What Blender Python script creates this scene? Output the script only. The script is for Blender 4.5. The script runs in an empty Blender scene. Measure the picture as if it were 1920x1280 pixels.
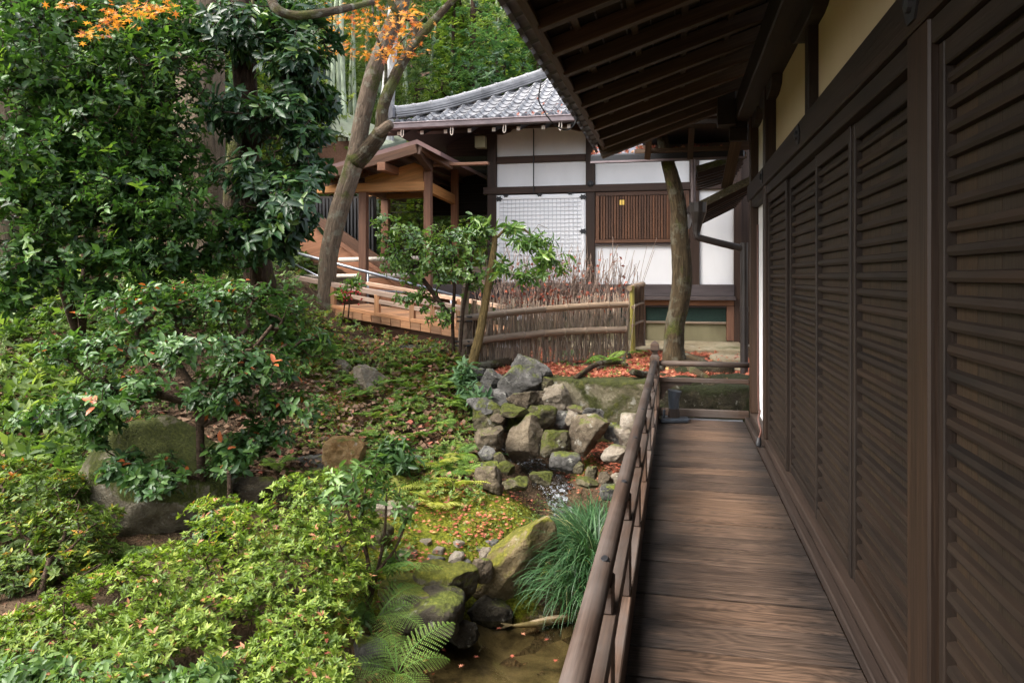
import bpy, math, random
import numpy as np
from mathutils import Vector
C = bpy.context.scene.collection
SC = bpy.context.scene
R_ = math.radians

# ------------------------------------------------------------------ camera, sky, sun, exposure
F = 1387.0                       # focal length in pixels of the 1920 px wide photograph
EYE = 1.55
PSI = math.atan(307 / F)         # the walkway runs along +Y; the camera looks a little to its left
cam = bpy.data.cameras.new('camera'); camo = bpy.data.objects.new('camera', cam); C.objects.link(camo)
camo.location = (0, 0, EYE); camo.rotation_euler = (R_(90), 0, PSI)
cam.sensor_width = 36; cam.lens = 36 * F / 1920; cam.shift_y = -122 / 1920
cam.clip_start = 0.05; cam.clip_end = 1500
SC.camera = camo

SUN_EL, SUN_AZ = 52, 235         # azimuth clockwise from +Y (north): behind the camera, to its left
w = bpy.data.worlds.new('World'); SC.world = w; w.use_nodes = True
nt = w.node_tree; nt.nodes.clear()
sky = nt.nodes.new('ShaderNodeTexSky'); sky.sky_type = 'NISHITA'; sky.sun_disc = False
sky.sun_elevation = R_(SUN_EL); sky.sun_rotation = R_(SUN_AZ); sky.air_density = 1.0; sky.dust_density = 5.0; sky.ozone_density = 1.0
bg = nt.nodes.new('ShaderNodeBackground'); bg.inputs[1].default_value = 0.15
wo = nt.nodes.new('ShaderNodeOutputWorld')
hs = nt.nodes.new('ShaderNodeHueSaturation'); hs.inputs['Saturation'].default_value = .42     # a pale, thinly overcast sky
nt.links.new(sky.outputs[0], hs.inputs['Color']); nt.links.new(hs.outputs[0], bg.inputs[0]); nt.links.new(bg.outputs[0], wo.inputs[0])
sun = bpy.data.lights.new('sun', 'SUN'); sun.energy = 0.95; sun.angle = R_(40); sun.color = (1, .955, .88)
suno = bpy.data.objects.new('sun', sun); C.objects.link(suno)
a = R_(SUN_AZ); e = R_(SUN_EL)
suno.rotation_euler = Vector((-math.sin(a) * math.cos(e), -math.cos(a) * math.cos(e), -math.sin(e))).to_track_quat('-Z', 'Y').to_euler()
SC.view_settings.view_transform = 'Standard'; SC.view_settings.look = 'None'
SC.view_settings.exposure = 2.05; SC.view_settings.gamma = 1
SC.render.engine = 'CYCLES'
SC.cycles.max_bounces = 7; SC.cycles.diffuse_bounces = 4; SC.cycles.glossy_bounces = 3
SC.cycles.transmission_bounces = 3; SC.cycles.transparent_max_bounces = 6
SC.cycles.caustics_reflective = False; SC.cycles.caustics_refractive = False

# ------------------------------------------------------------------ measuring: photograph pixel + real depth -> place
FW = np.array([-math.sin(PSI), math.cos(PSI), 0]); RT = np.array([math.cos(PSI), math.sin(PSI), 0]); UP = np.array([0, 0, 1.0])
CAM = np.array([0, 0, EYE])
def ray(u, v): return FW + RT * ((u - 960) / F) + UP * ((518 - v) / F)
def W(u, v, z): return CAM + ray(u, v) * z
def WY(u, v, Y): r = ray(u, v); return CAM + r * (Y / r[1])
def WX(u, v, X): r = ray(u, v); return CAM + r * (X / r[0])
def WZ(u, v, Z): r = ray(u, v); return CAM + r * ((Z - EYE) / r[2])
rng = np.random.default_rng(7)

# ------------------------------------------------------------------ objects
def empty(name, label, cat, loc=(0, 0, 0), group=None):
    o = bpy.data.objects.new(name, None); C.objects.link(o); o.location = loc
    o.empty_display_size = .1
    return tag(o, label, cat, group)
def tag(o, label, cat, group=None):
    o['label'] = label; o['category'] = cat
    if group: o['group'] = group
    return o
def kind(o, k): o['kind'] = k; return o
def link_mesh(name, V, Fc, mat, parent=None, smooth=False, attrs=None, bevel=0):
    me = bpy.data.meshes.new(name)
    V = np.asarray(V, dtype=np.float64)
    if parent is not None: V = V - np.array(world_loc(parent))
    if isinstance(Fc, np.ndarray):
        n, k = Fc.shape
        me.vertices.add(len(V)); me.vertices.foreach_set('co', V.astype(np.float32).ravel())
        me.loops.add(n * k); me.loops.foreach_set('vertex_index', Fc.astype(np.int32).ravel())
        me.polygons.add(n); me.polygons.foreach_set('loop_start', np.arange(0, n * k, k, dtype=np.int32))
        me.update(calc_edges=True)
    else:
        me.from_pydata(V.tolist(), [], Fc); me.update()
    if attrs:
        for k2, (ty, arr) in attrs.items():
            at = me.attributes.new(k2, ty, 'POINT')
            at.data.foreach_set('vector' if ty == 'FLOAT_VECTOR' else 'value', np.asarray(arr, dtype=np.float32).ravel())
    if smooth: me.polygons.foreach_set('use_smooth', np.ones(len(me.polygons), dtype=bool))
    if isinstance(mat, (list, tuple)):
        for m in mat: me.materials.append(m)
    elif mat: me.materials.append(mat)
    o = bpy.data.objects.new(name, me); C.objects.link(o)
    if parent is not None: o.parent = parent
    if bevel:
        b = o.modifiers.new('edge', 'BEVEL'); b.width = bevel; b.segments = 1; b.limit_method = 'ANGLE'
    return o
def world_loc(o):
    v = Vector(o.location)
    while o.parent is not None: o = o.parent; v = v + Vector(o.location)
    return v
def nrm(v): v = np.asarray(v, float); return v / (np.linalg.norm(v) + 1e-12)

class MB:
    """collects boxes, beams and tubes into ONE mesh; every vertex carries grain coordinates (gc) and a random tint"""
    def __init__(s): s.V = []; s.Fc = []; s.gc = []; s.ti = []; s.n = 0
    def add(s, V, Fc, gc=None, ti=None):
        V = np.asarray(V, float); t = rng.random() if ti is None else ti
        g = (V if gc is None else np.asarray(gc, float)) + (np.array([t * 37.1, t * 17.3, t * 11.7]) if gc is not None else 0)
        s.V.append(V); s.gc.append(g); s.ti.append(np.full(len(V), t)); s.Fc += [[i + s.n for i in f] for f in Fc]; s.n += len(V)
        return s
    def hexa(s, P, gc, ti=None):
        return s.add(P, [(0, 3, 2, 1), (4, 5, 6, 7), (0, 1, 5, 4), (1, 2, 6, 5), (2, 3, 7, 6), (3, 0, 4, 7)], gc, ti)
    def box(s, x0, x1, y0, y1, z0, z1, ti=None):
        x0, x1 = min(x0, x1), max(x0, x1); y0, y1 = min(y0, y1), max(y0, y1); z0, z1 = min(z0, z1), max(z0, z1)
        P = np.array([(x0, y0, z0), (x1, y0, z0), (x1, y1, z0), (x0, y1, z0), (x0, y0, z1), (x1, y0, z1), (x1, y1, z1), (x0, y1, z1)])
        d = [x1 - x0, y1 - y0, z1 - z0]; ax = int(np.argmax(d)); o = [ax] + [i for i in range(3) if i != ax]
        return s.hexa(P, (P - P[0])[:, o], ti)
    def bar(s, p0, p1, w, h, up=(0, 0, 1), ti=None):
        p0 = np.asarray(p0, float); p1 = np.asarray(p1, float); d = nrm(p1 - p0); L = np.linalg.norm(p1 - p0)
        sd = np.cross(d, up)
        if np.linalg.norm(sd) < 1e-6: sd = np.cross(d, (0, 1, 0))
        sd = nrm(sd); u = np.cross(sd, d); P = []; g = []
        for t, b in ((0, p0), (L, p1)):
            for i, j in ((-1, -1), (1, -1), (1, 1), (-1, 1)):
                P.append(b + sd * i * w / 2 + u * j * h / 2); g.append((t, i * w / 2, j * h / 2))
        return s.add(P, [(0, 1, 2, 3), (7, 6, 5, 4), (0, 4, 5, 1), (1, 5, 6, 2), (2, 6, 7, 3), (3, 7, 4, 0)], g, ti)
    def prism(s, poly, d, ti=None):
        """poly: list of 3-D points (planar), extruded by vector d"""
        P = np.asarray(poly, float); n = len(P); d = np.asarray(d, float)
        V = np.vstack([P, P + d]); e1 = nrm(P[1] - P[0]); nn = nrm(d); e2 = np.cross(nn, e1); q = V - P[0]
        g = np.stack([q @ e1, q @ e2, q @ nn], 1)
        return s.add(V, [tuple(range(n - 1, -1, -1)), tuple(range(n, 2 * n))] + [(i, (i + 1) % n, n + (i + 1) % n, n + i) for i in range(n)], g, ti)
    def tube(s, pts, rad, k=10, caps=True, ti=None, rough=0, sub=0, seed=0):
        P = np.asarray(pts, float); rr = np.broadcast_to(np.asarray(rad, float), (len(P),)).copy()
        if sub and len(P) > 2: P, rr = smooth_path(P, rr, sub)
        n = len(P); T = np.gradient(P, axis=0); T /= np.linalg.norm(T, axis=1)[:, None] + 1e-12
        a0 = np.array([0, 0, 1.0]) if abs(T[0][2]) < .9 else np.array([0, 1.0, 0])
        sd = nrm(np.cross(T[0], a0)); V = []; g = []; ph = np.arange(k) * 2 * math.pi / k
        Ls = np.concatenate([[0], np.cumsum(np.linalg.norm(np.diff(P, axis=0), axis=1))])
        lr = np.random.default_rng(seed + 5); k1 = lr.random(4) * 6
        for i in range(n):
            sd = nrm(sd - T[i] * np.dot(sd, T[i])); u = np.cross(T[i], sd)
            r = rr[i] * np.ones(k)
            if rough:
                r = r * (1 + rough * (np.sin(3 * ph + k1[0] + Ls[i] * 1.1) * .5 + np.sin(5 * ph + k1[1] - Ls[i] * 2.3) * .3 + np.sin(2 * ph + k1[2]) * .3 * math.sin(Ls[i] * 3.1 + k1[3]) + lr.normal(size=k) * .18))
            V.append(P[i] + (np.cos(ph) * r)[:, None] * sd + (np.sin(ph) * r)[:, None] * u)
            g.append(np.stack([np.full(k, Ls[i]), np.cos(ph) * rr[i], np.sin(ph) * rr[i]], 1))
        fc = [(i * k + j, i * k + (j + 1) % k, (i + 1) * k + (j + 1) % k, (i + 1) * k + j) for i in range(n - 1) for j in range(k)]
        if caps: fc += [tuple(range(k - 1, -1, -1)), tuple((n - 1) * k + j for j in range(k))]
        return s.add(np.vstack(V), fc, np.vstack(g), ti)
    def build(s, name, mat, parent=None, smooth=False, bevel=0):
        return link_mesh(name, np.vstack(s.V), s.Fc, mat, parent, smooth, {'gc': ('FLOAT_VECTOR', np.vstack(s.gc)), 'tint': ('FLOAT', np.concatenate(s.ti))}, bevel)
def smooth_path(P, r, sub):
    n = len(P); out = []; ro = []
    for i in range(n - 1):
        p0, p1, p2, p3 = P[max(i - 1, 0)], P[i], P[i + 1], P[min(i + 2, n - 1)]
        for t in np.arange(sub) / sub:
            out.append(.5 * ((2 * p1) + (-p0 + p2) * t + (2 * p0 - 5 * p1 + 4 * p2 - p3) * t * t + (-p0 + 3 * p1 - 3 * p2 + p3) * t ** 3)); ro.append(r[i] * (1 - t) + r[i + 1] * t)
    out.append(P[-1]); ro.append(r[-1]); return np.array(out), np.array(ro)

# ------------------------------------------------------------------ materials
class NT:
    def __init__(s, name):
        s.m = bpy.data.materials.new(name); s.m.use_nodes = True; s.t = s.m.node_tree; s.t.nodes.clear()
        s.out = s.t.nodes.new('ShaderNodeOutputMaterial')
    def n(s, ty, ins=None, **kw):
        nd = s.t.nodes.new('ShaderNode' + ty)
        for k, v in kw.items(): setattr(nd, k, v)
        for k, v in (ins or {}).items():
            if hasattr(v, 'is_linked') or hasattr(v, 'links'): s.t.links.new(v, nd.inputs[k])
            else: nd.inputs[k].default_value = v
        return nd
    def attr(s, name): return s.n('Attribute', attribute_name=name)
    def noise(s, vec, scale, detail=4, rough=.55, dist=0): return s.n('TexNoise', {'Vector': vec, 'Scale': scale, 'Detail': detail, 'Roughness': rough, 'Distortion': dist})
    def ramp(s, fac, stops, interp='LINEAR'):
        nd = s.n('ValToRGB', {0: fac}); cr = nd.color_ramp; cr.interpolation = interp
        while len(cr.elements) < len(stops): cr.elements.new(.5)
        for el, (p, c) in zip(cr.elements, stops): el.position = p; el.color = tuple(c) + (1,) if len(c) == 3 else c
        return nd.outputs[0]
    def val(s, fac, lo, hi, a=0., b=1.): return s.n('MapRange', {0: fac, 1: lo, 2: hi, 3: a, 4: b}).outputs[0]
    def mix(s, f, a, b, mode='MIX'):
        nd = s.n('Mix', data_type='RGBA', blend_type=mode, clamp_factor=True)
        for k, v in ((0, f), (6, a), (7, b)):
            if hasattr(v, 'links'): s.t.links.new(v, nd.inputs[k])
            else: nd.inputs[k].default_value = (tuple(v) + (1,) if isinstance(v, (tuple, list)) and len(v) == 3 else v)
        return nd.outputs[2]
    def math(s, op, a, b=0.): return s.n('Math', {0: a, 1: b}, operation=op).outputs[0]
    def mul(s, vec, v): return s.n('VectorMath', {0: vec, 1: v}, operation='MULTIPLY').outputs[0]
    def pos(s): return s.n('NewGeometry').outputs['Position']
    def bump(s, h, strength, dist): return s.n('Bump', {'Strength': strength, 'Distance': dist, 'Height': h}).outputs[0]
    def bsdf(s, col, rough=.6, normal=None, spec=.4, metal=0, **kw):
        ins = {'Base Color': col if hasattr(col, 'links') else tuple(col) + (1,), 'Roughness': rough, 'Specular IOR Level': spec, 'Metallic': metal}
        if normal is not None: ins['Normal'] = normal
        ins.update(kw); return s.n('BsdfPrincipled', ins)
    def done(s, sh): s.t.links.new(sh.outputs[0], s.out.inputs[0]); return s.m
def sc(c, f): return tuple(min(1, x * f) for x in c)

def wood(name, col, dark=.55, light=1.35, rough=.62, grey=None, wear_light=None, grain=1.0, rings=False):
    t = NT(name); gc = t.attr('gc').outputs['Vector']; ti = t.attr('tint').outputs['Fac']
    v = t.mul(gc, (2.6, 62, 62) if rings else (1.2 * grain, 26 * grain, 26 * grain))
    n1 = t.noise(v, 1.0, 5, .6, .25 if rings else .6).outputs[0]
    n2 = t.noise(t.mul(gc, (3, 120, 120)), 1.0, 2, .6).outputs[0]
    f = n1
    if rings:
        sm = t.noise(t.mul(gc, (1.7, 7.5, 7.5)), 1.0, 1.2, .5, .1).outputs[0]; wv = t.math('PINGPONG', t.math('MULTIPLY', sm, 34.0), 1.0)
        f = t.math('ADD', t.math('MULTIPLY', wv, .15), t.math('MULTIPLY', n1, .85))
    c = t.ramp(f, [(.36 if rings else .28, sc(col, dark)), (.5, col), (.64 if rings else .72, sc(col, light))])
    c = t.mix(t.val(n2, .35, .65, 0, .45), c, sc(col, dark * .8))
    c = t.mix(1.0, c, t.ramp(ti, [(0, (.58, .58, .60)), (.5, (.9, .9, .9)), (.8, (1, .95, .9)), (1, (1.25, 1.16, 1.05))]), 'MULTIPLY')
    if grey:
        big = t.noise(t.pos(), 1.7, 4, .6).outputs[0]
        c = t.mix(t.val(big, .42, .64, 0, .75), c, grey)
    if wear_light:
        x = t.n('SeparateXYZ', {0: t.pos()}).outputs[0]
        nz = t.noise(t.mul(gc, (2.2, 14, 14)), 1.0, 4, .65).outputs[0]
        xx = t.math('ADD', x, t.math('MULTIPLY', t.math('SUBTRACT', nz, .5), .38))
        a1 = t.val(xx, wear_light[0], wear_light[1]); a2 = t.val(xx, wear_light[3], wear_light[2])
        c = t.mix(1.0, c, t.mix(t.math('MULTIPLY', a1, a2), wear_light[5], wear_light[4]), 'MULTIPLY')
    b = t.bump(t.math('ADD', n1, t.math('MULTIPLY', n2, .5)), .45, .006)
    return t.done(t.bsdf(c, rough, b, .35))

def simple(name, col, rough=.6, var=.25, scale=6, bumpd=.004, metal=0, spec=.4, detail=5):
    t = NT(name); n1 = t.noise(t.pos(), scale, detail, .6).outputs[0]
    c = t.ramp(n1, [(.3, sc(col, 1 - var)), (.7, sc(col, 1 + var))])
    return t.done(t.bsdf(c, rough, t.bump(n1, .4, bumpd), spec, metal))

def plaster(name, col, stain=.12):
    t = NT(name); n1 = t.noise(t.mul(t.pos(), (1, 1, .4)), 1.6, 5, .6).outputs[0]; n2 = t.noise(t.pos(), 90, 2).outputs[0]
    c = t.ramp(n1, [(.3, sc(col, 1 - stain)), (.65, col)])
    return t.done(t.bsdf(c, .9, t.bump(n2, .15, .002), .2))

def rock(name, col, col2, moss=.0, mosscol=(.11, .13, .02), scale=3.2):
    t = NT(name); p = t.pos()
    n1 = t.noise(p, scale, 8, .68, .5).outputs[0]; n2 = t.noise(p, scale * 9, 5, .7).outputs[0]; n3 = t.noise(p, scale * .8, 4, .6, 1.0).outputs[0]
    c = t.ramp(n1, [(.27, sc(col, .42)), (.45, col), (.58, col2), (.75, sc(col2, 1.45))])
    c = t.mix(t.val(n2, .52, .75, 0, .6), c, sc(col, .4))
    lich = t.noise(p, scale * 3.4, 4, .7).outputs[0]
    c = t.mix(t.val(lich, .60, .68, 0, .55), c, (.42, .41, .35))
    hgt = t.math('ADD', t.math('MULTIPLY', n1, 1.0), t.math('MULTIPLY', n2, .8))
    if moss:
        nz = t.n('SeparateXYZ', {0: t.n('NewGeometry').outputs['Normal']}).outputs[2]
        m = t.math('ADD', t.math('ADD', t.math('MULTIPLY', nz, .38), t.math('MULTIPLY', n3, 1.5)), t.math('MULTIPLY', n2, .3))
        fm = t.val(m, 1.52 - moss, 1.70 - moss)
        mc = t.ramp(n2, [(.3, sc(mosscol, .45)), (.55, mosscol), (.75, (mosscol[0] * 2.0, mosscol[1] * 1.75, mosscol[2] * 1.6))])
        c = t.mix(fm, c, mc)
    return t.done(t.bsdf(c, .85, t.bump(hgt, 1.0, .05), .3))

def bark(name, col, moss=0, scale=1.0, lichen=0, fold=1.0):
    t = NT(name); gc = t.attr('gc').outputs['Vector']
    n1 = t.noise(t.mul(gc, (5 * scale, 34 * scale, 34 * scale)), 1, 6, .65, .8).outputs[0]; n2 = t.noise(t.pos(), 5 * scale, 5, .65).outputs[0]; n3 = t.noise(t.pos(), 60, 3).outputs[0]
    c = t.ramp(n1, [(.3, sc(col, .35)), (.5, col), (.7, sc(col, 1.6))])
    c = t.mix(t.val(n2, .45, .68, 0, .6), c, sc(col, .5))
    if lichen: c = t.mix(t.val(n2, .52, .60, 0, lichen), c, (.34, .35, .27))
    if moss: c = t.mix(t.val(t.noise(t.pos(), 2.6, 5, .7).outputs[0], .62 - moss, .72 - moss, 0, .8), c, t.ramp(n3, [(.3, (.03, .04, .008)), (.7, (.11, .12, .025))]))
    return t.done(t.bsdf(c, .9, t.bump(t.math('ADD', n1, t.math('MULTIPLY', n3, .3)), 1.0 * fold, .04), .2))

def leaf(name, stops, rough=.42, spec=.45, trans=.28, tcol=None):
    """stops: leaf colours picked by each leaf's own tint"""
    t = NT(name); ti = t.attr('tint').outputs['Fac']
    c = t.ramp(ti, stops); n = t.noise(t.pos(), 30, 2).outputs[0]
    c = t.mix(t.val(n, .3, .7, 0, .3), c, t.mix(1.0, c, (.55, .6, .5), 'MULTIPLY'))
    b = t.bsdf(c, rough, None, spec)
    tr = t.n('BsdfTranslucent', {0: t.mix(1.0, c, tcol or (1.5, 1.6, .7), 'MULTIPLY')})
    return t.done(t.n('MixShader', {0: trans, 1: b.outputs[0], 2: tr.outputs[0]}))

M = {}
M['hall'] = wood('dark stained wood', (.0165, .0090, .0047), .45, 1.8, .64, grey=(.020, .0122, .0072))
M['post'] = wood('brown post wood', (.036, .019, .0098), .5, 1.5, .55)
M['backing'] = wood('shutter boards', (.027, .0160, .0076), .5, 1.4, .65)
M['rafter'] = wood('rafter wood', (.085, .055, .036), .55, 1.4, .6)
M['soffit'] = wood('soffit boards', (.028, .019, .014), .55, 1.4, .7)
M['rail'] = wood('railing wood', (.085, .052, .035), .4, 1.6, .62, grey=(.105, .088, .078), grain=1.3)
M['deck'] = wood('deck planks', (.082, .062, .050), .40, 1.5, .52, wear_light=(-.08, .16, .38, .66, (1.95, 1.70, 1.48), (.52, .53, .56)), grain=1.1, rings=True)  # paler middle is trodden wood plus painted soft light; darker edges include painted shade
M['sill'] = wood('sill wood', (.034, .023, .018), .5, 1.4, .6)
M['farwood'] = wood('far hall timber', (.050, .026, .016), .55, 1.4, .6)
M['greywood'] = wood('weathered grey timber', (.085, .068, .068), .6, 1.35, .7)
M['orange'] = wood('new cypress timber', (.60, .29, .105), .7, 1.25, .55)
M['redwood'] = wood('reddish timber', (.30, .145, .085), .6, 1.3, .6)
M['brownwood'] = wood('brown timber', (.14, .068, .038), .6, 1.3, .6)
M['plank'] = wood('boardwalk timber', (.46, .25, .135), .7, 1.25, .6)
M['pinkrail'] = wood('pale handrail timber', (.60, .43, .33), .8, 1.15, .5)
M['bamboo_old'] = wood('weathered bamboo', (.31, .235, .17), .5, 1.4, .5)
M['bamboo_new'] = wood('yellow bamboo', (.42, .36, .09), .7, 1.2, .4)
M['brush'] = wood('brushwood twigs', (.42, .335, .26), .3, 1.5, .8)
M['white'] = plaster('white plaster', (.84, .835, .84), .10)
M['cream'] = plaster('cream plaster', (.56, .46, .31), .12)
M['paper'] = plaster('white paper', (.90, .90, .905), .03)
M['gridwhite'] = plaster('white lattice', (.66, .67, .69), .03)
M['earthwall'] = plaster('earthen base wall', (.22, .195, .115), .45)
M['tile'] = simple('grey roof tile', (.25, .248, .255), .5, .4, 3.0, .004, spec=.5)
M['tiledark'] = simple('dark roof tile', (.10, .10, .115), .45, .4, 6, .004)
M['gutter'] = simple('brown copper gutter', (.20, .16, .165), .45, .25, 4, .002, .2)
M['pipe'] = simple('dark drainpipe', (.030, .024, .022), .4, .3, 5, .002)
M['black'] = simple('black iron', (.018, .018, .02), .5, .3, 8, .002)
M['steel'] = simple('steel pipe', (.34, .36, .40), .32, .2, 5, .001, .6)
M['whitepipe'] = simple('pale bamboo pole', (.62, .54, .46), .45, .15, 5, .002)
M['copper'] = simple('green copper sheet roof', (.30, .33, .25), .5, .2, 2, .002)
M['brass'] = simple('brass', (.75, .5, .12), .35, .1, 5, .001, .7)
M['greennet'] = simple('green net panel', (.007, .026, .019), .7, .3, 30, .002)
M['greybase'] = simple('bluish grey plastic', (.05, .06, .075), .3, .25, 9, .001)
M['cable'] = simple('reddish copper cable', (.13, .06, .045), .5, .2, 10, .001)
M['concrete'] = rock('mossy concrete', (.11, .092, .055), (.20, .175, .115), .60, (.045, .05, .010), 2.0)
M['mossdark'] = rock('dark moss wall', (.04, .034, .02), (.075, .062, .036), .62, (.022, .026, .006), 4.0)
M['slab'] = rock('sandy stone slab', (.25, .20, .12), (.32, .265, .175), .22, (.10, .10, .03), 1.5)
M['greyrock'] = rock('grey rock', (.085, .080, .072), (.15, .143, .13), .30)
M['brownrock'] = rock('brown rock', (.090, .068, .044), (.17, .135, .09), .30)
M['palerock'] = rock('pale rock', (.20, .165, .12), (.29, .25, .20), .26)
M['mossrock'] = rock('moss covered rock', (.075, .064, .036), (.13, .11, .065), .52, (.075, .085, .012))
M['darkrock'] = rock('wet dark rock', (.035, .028, .018), (.06, .05, .032), .36)
M['ochrerock'] = rock('ochre rock', (.30, .165, .06), (.40, .26, .12), .22)
M['bigrock'] = rock('mossy boulder', (.16, .135, .09), (.28, .245, .175), .64, (.075, .088, .015), 4.5)
M['slabrock'] = rock('tan mossy rock', (.17, .125, .06), (.28, .225, .12), .50, (.15, .145, .018), 3.0)
M['bankrock'] = rock('moss topped bank rock', (.095, .08, .05), (.17, .15, .10), .58, (.12, .125, .016), 3.0)
M['bark_tan'] = bark('tan bark', (.150, .112, .080), .06, 1, .35)
M['bark_mossy'] = bark('mossy dark bark', (.06, .043, .026), .12, 1, .35)
M['bark_dark'] = bark('dark bark', (.06, .038, .026), .04)
M['bark_cedar'] = bark('cedar bark', (.19, .145, .10), .02, .55, 0, 1.3)
M['bark_olive'] = bark('olive bark', (.15, .105, .042), .0, 1.5)
M['bark_slim'] = bark('mossy fluted bark', (.070, .050, .027), .07, .9, .2)
M['twig'] = bark('twig bark', (.10, .065, .042), 0, 2)
M['bark_pale'] = bark('pale bark', (.55, .54, .52), 0, .6)
M['drytwig'] = bark('dry twigs', (.33, .24, .19), 0, 2)
M['culm'] = bark('bamboo culm', (.36, .42, .30), 0, .4, 0, .2)
# ================================================================== the hall on the right
XW = .80                                             # plane of the shutters
hall = empty('temple_hall', 'dark timber hall with ribbed shutters and deep eave beside the walkway', 'building', (1.2, 3.5, 0))
YN, YF = -1.6, 8.22
m = MB(); m.box(.716, .765, YN, YF - .02, 0, .055); m.box(.765, .90, YN, YF - .02, 0, .115); m.build('sill', M['sill'], hall, bevel=.006)
for y0, y1 in ((-1.55, -1.33), (2.52, 2.74), (6.84, 7.0), (8.10, 8.25)):
    m = MB(); m.box(.765, .93, y0, y1, .115, 3.22); m.build('post', M['post'], hall, bevel=.008)
m = MB(); m.box(.80, .93, 4.86, 4.99, 2.52, 3.22); m.build('strut', M['hall'], hall, bevel=.005)
m = MB(); m.box(.80, .93, .5, .63, 2.52, 3.22); m.build('strut', M['hall'], hall, bevel=.005)
m = MB(); m.box(.752, .95, YN, 8.35, 2.35, 2.52); m.build('tie_beam', M['hall'], hall, bevel=.006)
m = MB(); m.box(.775, .93, YN, 6.84, 2.268, 2.348); m.box(.775, .93, 7.0, 8.1, 2.268, 2.348); m.build('lintel', M['hall'], hall, bevel=.004)
m = MB(); m.box(.63, .95, YN, 8.36, 3.22, 3.46); m.build('eave_beam', M['hall'], hall, bevel=.012)
def shutter(y0, y1, dx):
    x = XW + dx; m = MB()
    bk_ = MB(); yy = y0 + .04
    while yy < y1 - .05: w_ = min(.16, y1 - .04 - yy); bk_.box(x + .028, x + .045, yy + .001, yy + w_ - .001, .17, 2.2); yy += w_
    n = 27; z = .205
    for i in range(n):
        zz = z + i * .0748 + rng.normal() * .0015; d = .004 * rng.random()
        V = [(x + .028, zz - .019), (x + .006 + d, zz - .016), (x + d, zz - .004), (x + .004 + d, zz + .014), (x + .028, zz + .019)]
        m.prism([(a, y0 + .045, b) for a, b in V], (0, y1 - y0 - .09, 0)); 
        k = m.gc[-1]; t0 = m.ti[-1][0]; P = m.V[-1]; m.gc[-1] = np.stack([P[:, 1], P[:, 0], P[:, 2]], 1) + t0 * 9
    o = m.build('shutter', M['hall'], hall)
    bk_.build('backing', M['backing'], o)
    f = MB(); f.box(x - .006, x + .05, y0, y0 + .045, .115, 2.268); f.box(x - .006, x + .05, y1 - .045, y1, .115, 2.268)
    f.box(x - .004, x + .05, y0 + .045, y1 - .045, .117, .18); f.box(x - .004, x + .05, y0 + .045, y1 - .045, 2.19, 2.266)
    f.build('frame', M['hall'], o, bevel=.004)
for i, (a0, a1) in enumerate(((5.762, 6.84), (4.70, 5.758), (3.782, 4.698), (2.74, 3.778), (1.47, 2.52), (.43, 1.467), (-.60, .427), (-1.33, -.603))):
    shutter(a0, a1, (.0, .024, .016, .024)[i % 4])
m = MB(); m.box(.86, .90, YN, 6.84, 2.52, 3.22); m.build('wall_panel', M['cream'], hall)
m = MB(); m.box(.845, .90, 7.0, 8.1, .115, 3.22); m.build('wall_panel', M['white'], hall)
m = MB(); m.box(.91, 5.5, YN, 8.2, -.4, 3.4); m.build('wall', M['cream'], hall)
for yc in (2.63, 4.925, 6.92, 8.1, .56):                                          # boat-shaped bracket arms below the eave beam
    p = [(.775, yc - .50, 3.218), (.775, yc - .46, 3.15), (.775, yc - .36, 3.115), (.775, yc - .26, 3.10), (.775, yc + .26, 3.10), (.775, yc + .36, 3.115), (.775, yc + .46, 3.15), (.775, yc + .50, 3.218)]
    m = MB(); m.prism(p, (.09, 0, 0)); m.build('bracket', M['hall'], hall, bevel=.005)
for yc in (2.63, 4.925, 6.92):
    m = MB(); m.prism([(.752, yc + .075 * math.cos(k * math.pi / 3), 2.435 + .07 * math.sin(k * math.pi / 3)) for k in range(6)], (-.008, 0, 0))
    m.tube([(.744, yc, 2.435), (.73, yc, 2.435), (.722, yc, 2.435)], [.03, .028, .01], 10); m.build('nail_cover', M['black'], hall)
def zr(x): return 2.99 + .33 * (x + .79)            # underside of the rafters
k = 0
for yc in np.arange(-1.3, 8.4, .508):
    m = MB(); m.bar((-.80, yc, zr(-.80) + .055), (.9, yc, zr(.9) + .055), .078, .11); m.build('rafter', M['rafter'], hall, bevel=.005)
m = MB(); m.bar((-.86, 8.62, zr(-.86) + .03), (.95, 8.52, zr(.95) + .06), .10, .17); m.build('verge_board', M['rafter'], hall, bevel=.008)
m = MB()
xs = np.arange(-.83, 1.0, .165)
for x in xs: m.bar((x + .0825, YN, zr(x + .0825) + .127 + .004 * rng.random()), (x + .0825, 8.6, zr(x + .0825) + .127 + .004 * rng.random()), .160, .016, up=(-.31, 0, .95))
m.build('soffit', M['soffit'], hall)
for x in (-.62, -.28, .06, .40):
    m = MB(); m.bar((x, YN, zr(x) + .103), (x, 8.55, zr(x) + .103), .045, .03, up=(-.31, 0, .95)); m.build('batten', M['rafter'], hall)
m = MB(); m.bar((-.815, YN, zr(-.8) + .075), (-.815, 8.66, zr(-.8) + .075), .05, .12, up=(-.31, 0, .95)); m.build('eave_board', M['rafter'], hall, bevel=.004)
m = MB(); m.bar((-.88, YN, zr(-.88) + .16), (-.88, 8.7, zr(-.88) + .16), .12, .04, up=(-.31, 0, .95))
for y in np.arange(YN, 8.7, .255):
    m.tube([(-.965, y, zr(-.965) + .185), (-.5, y, zr(-.5) + .215), (1.0, y, zr(1.0) + .215)], .062, 9)
    m.tube([(-.955, y + .127, zr(-.955) + .135), (-.93, y + .127, zr(-.93) + .14)], .085, 9)
m.bar((-.9, YN, zr(-.9) + .2), (1.0, YN, zr(1.0) + .2), .1, .05)
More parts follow.
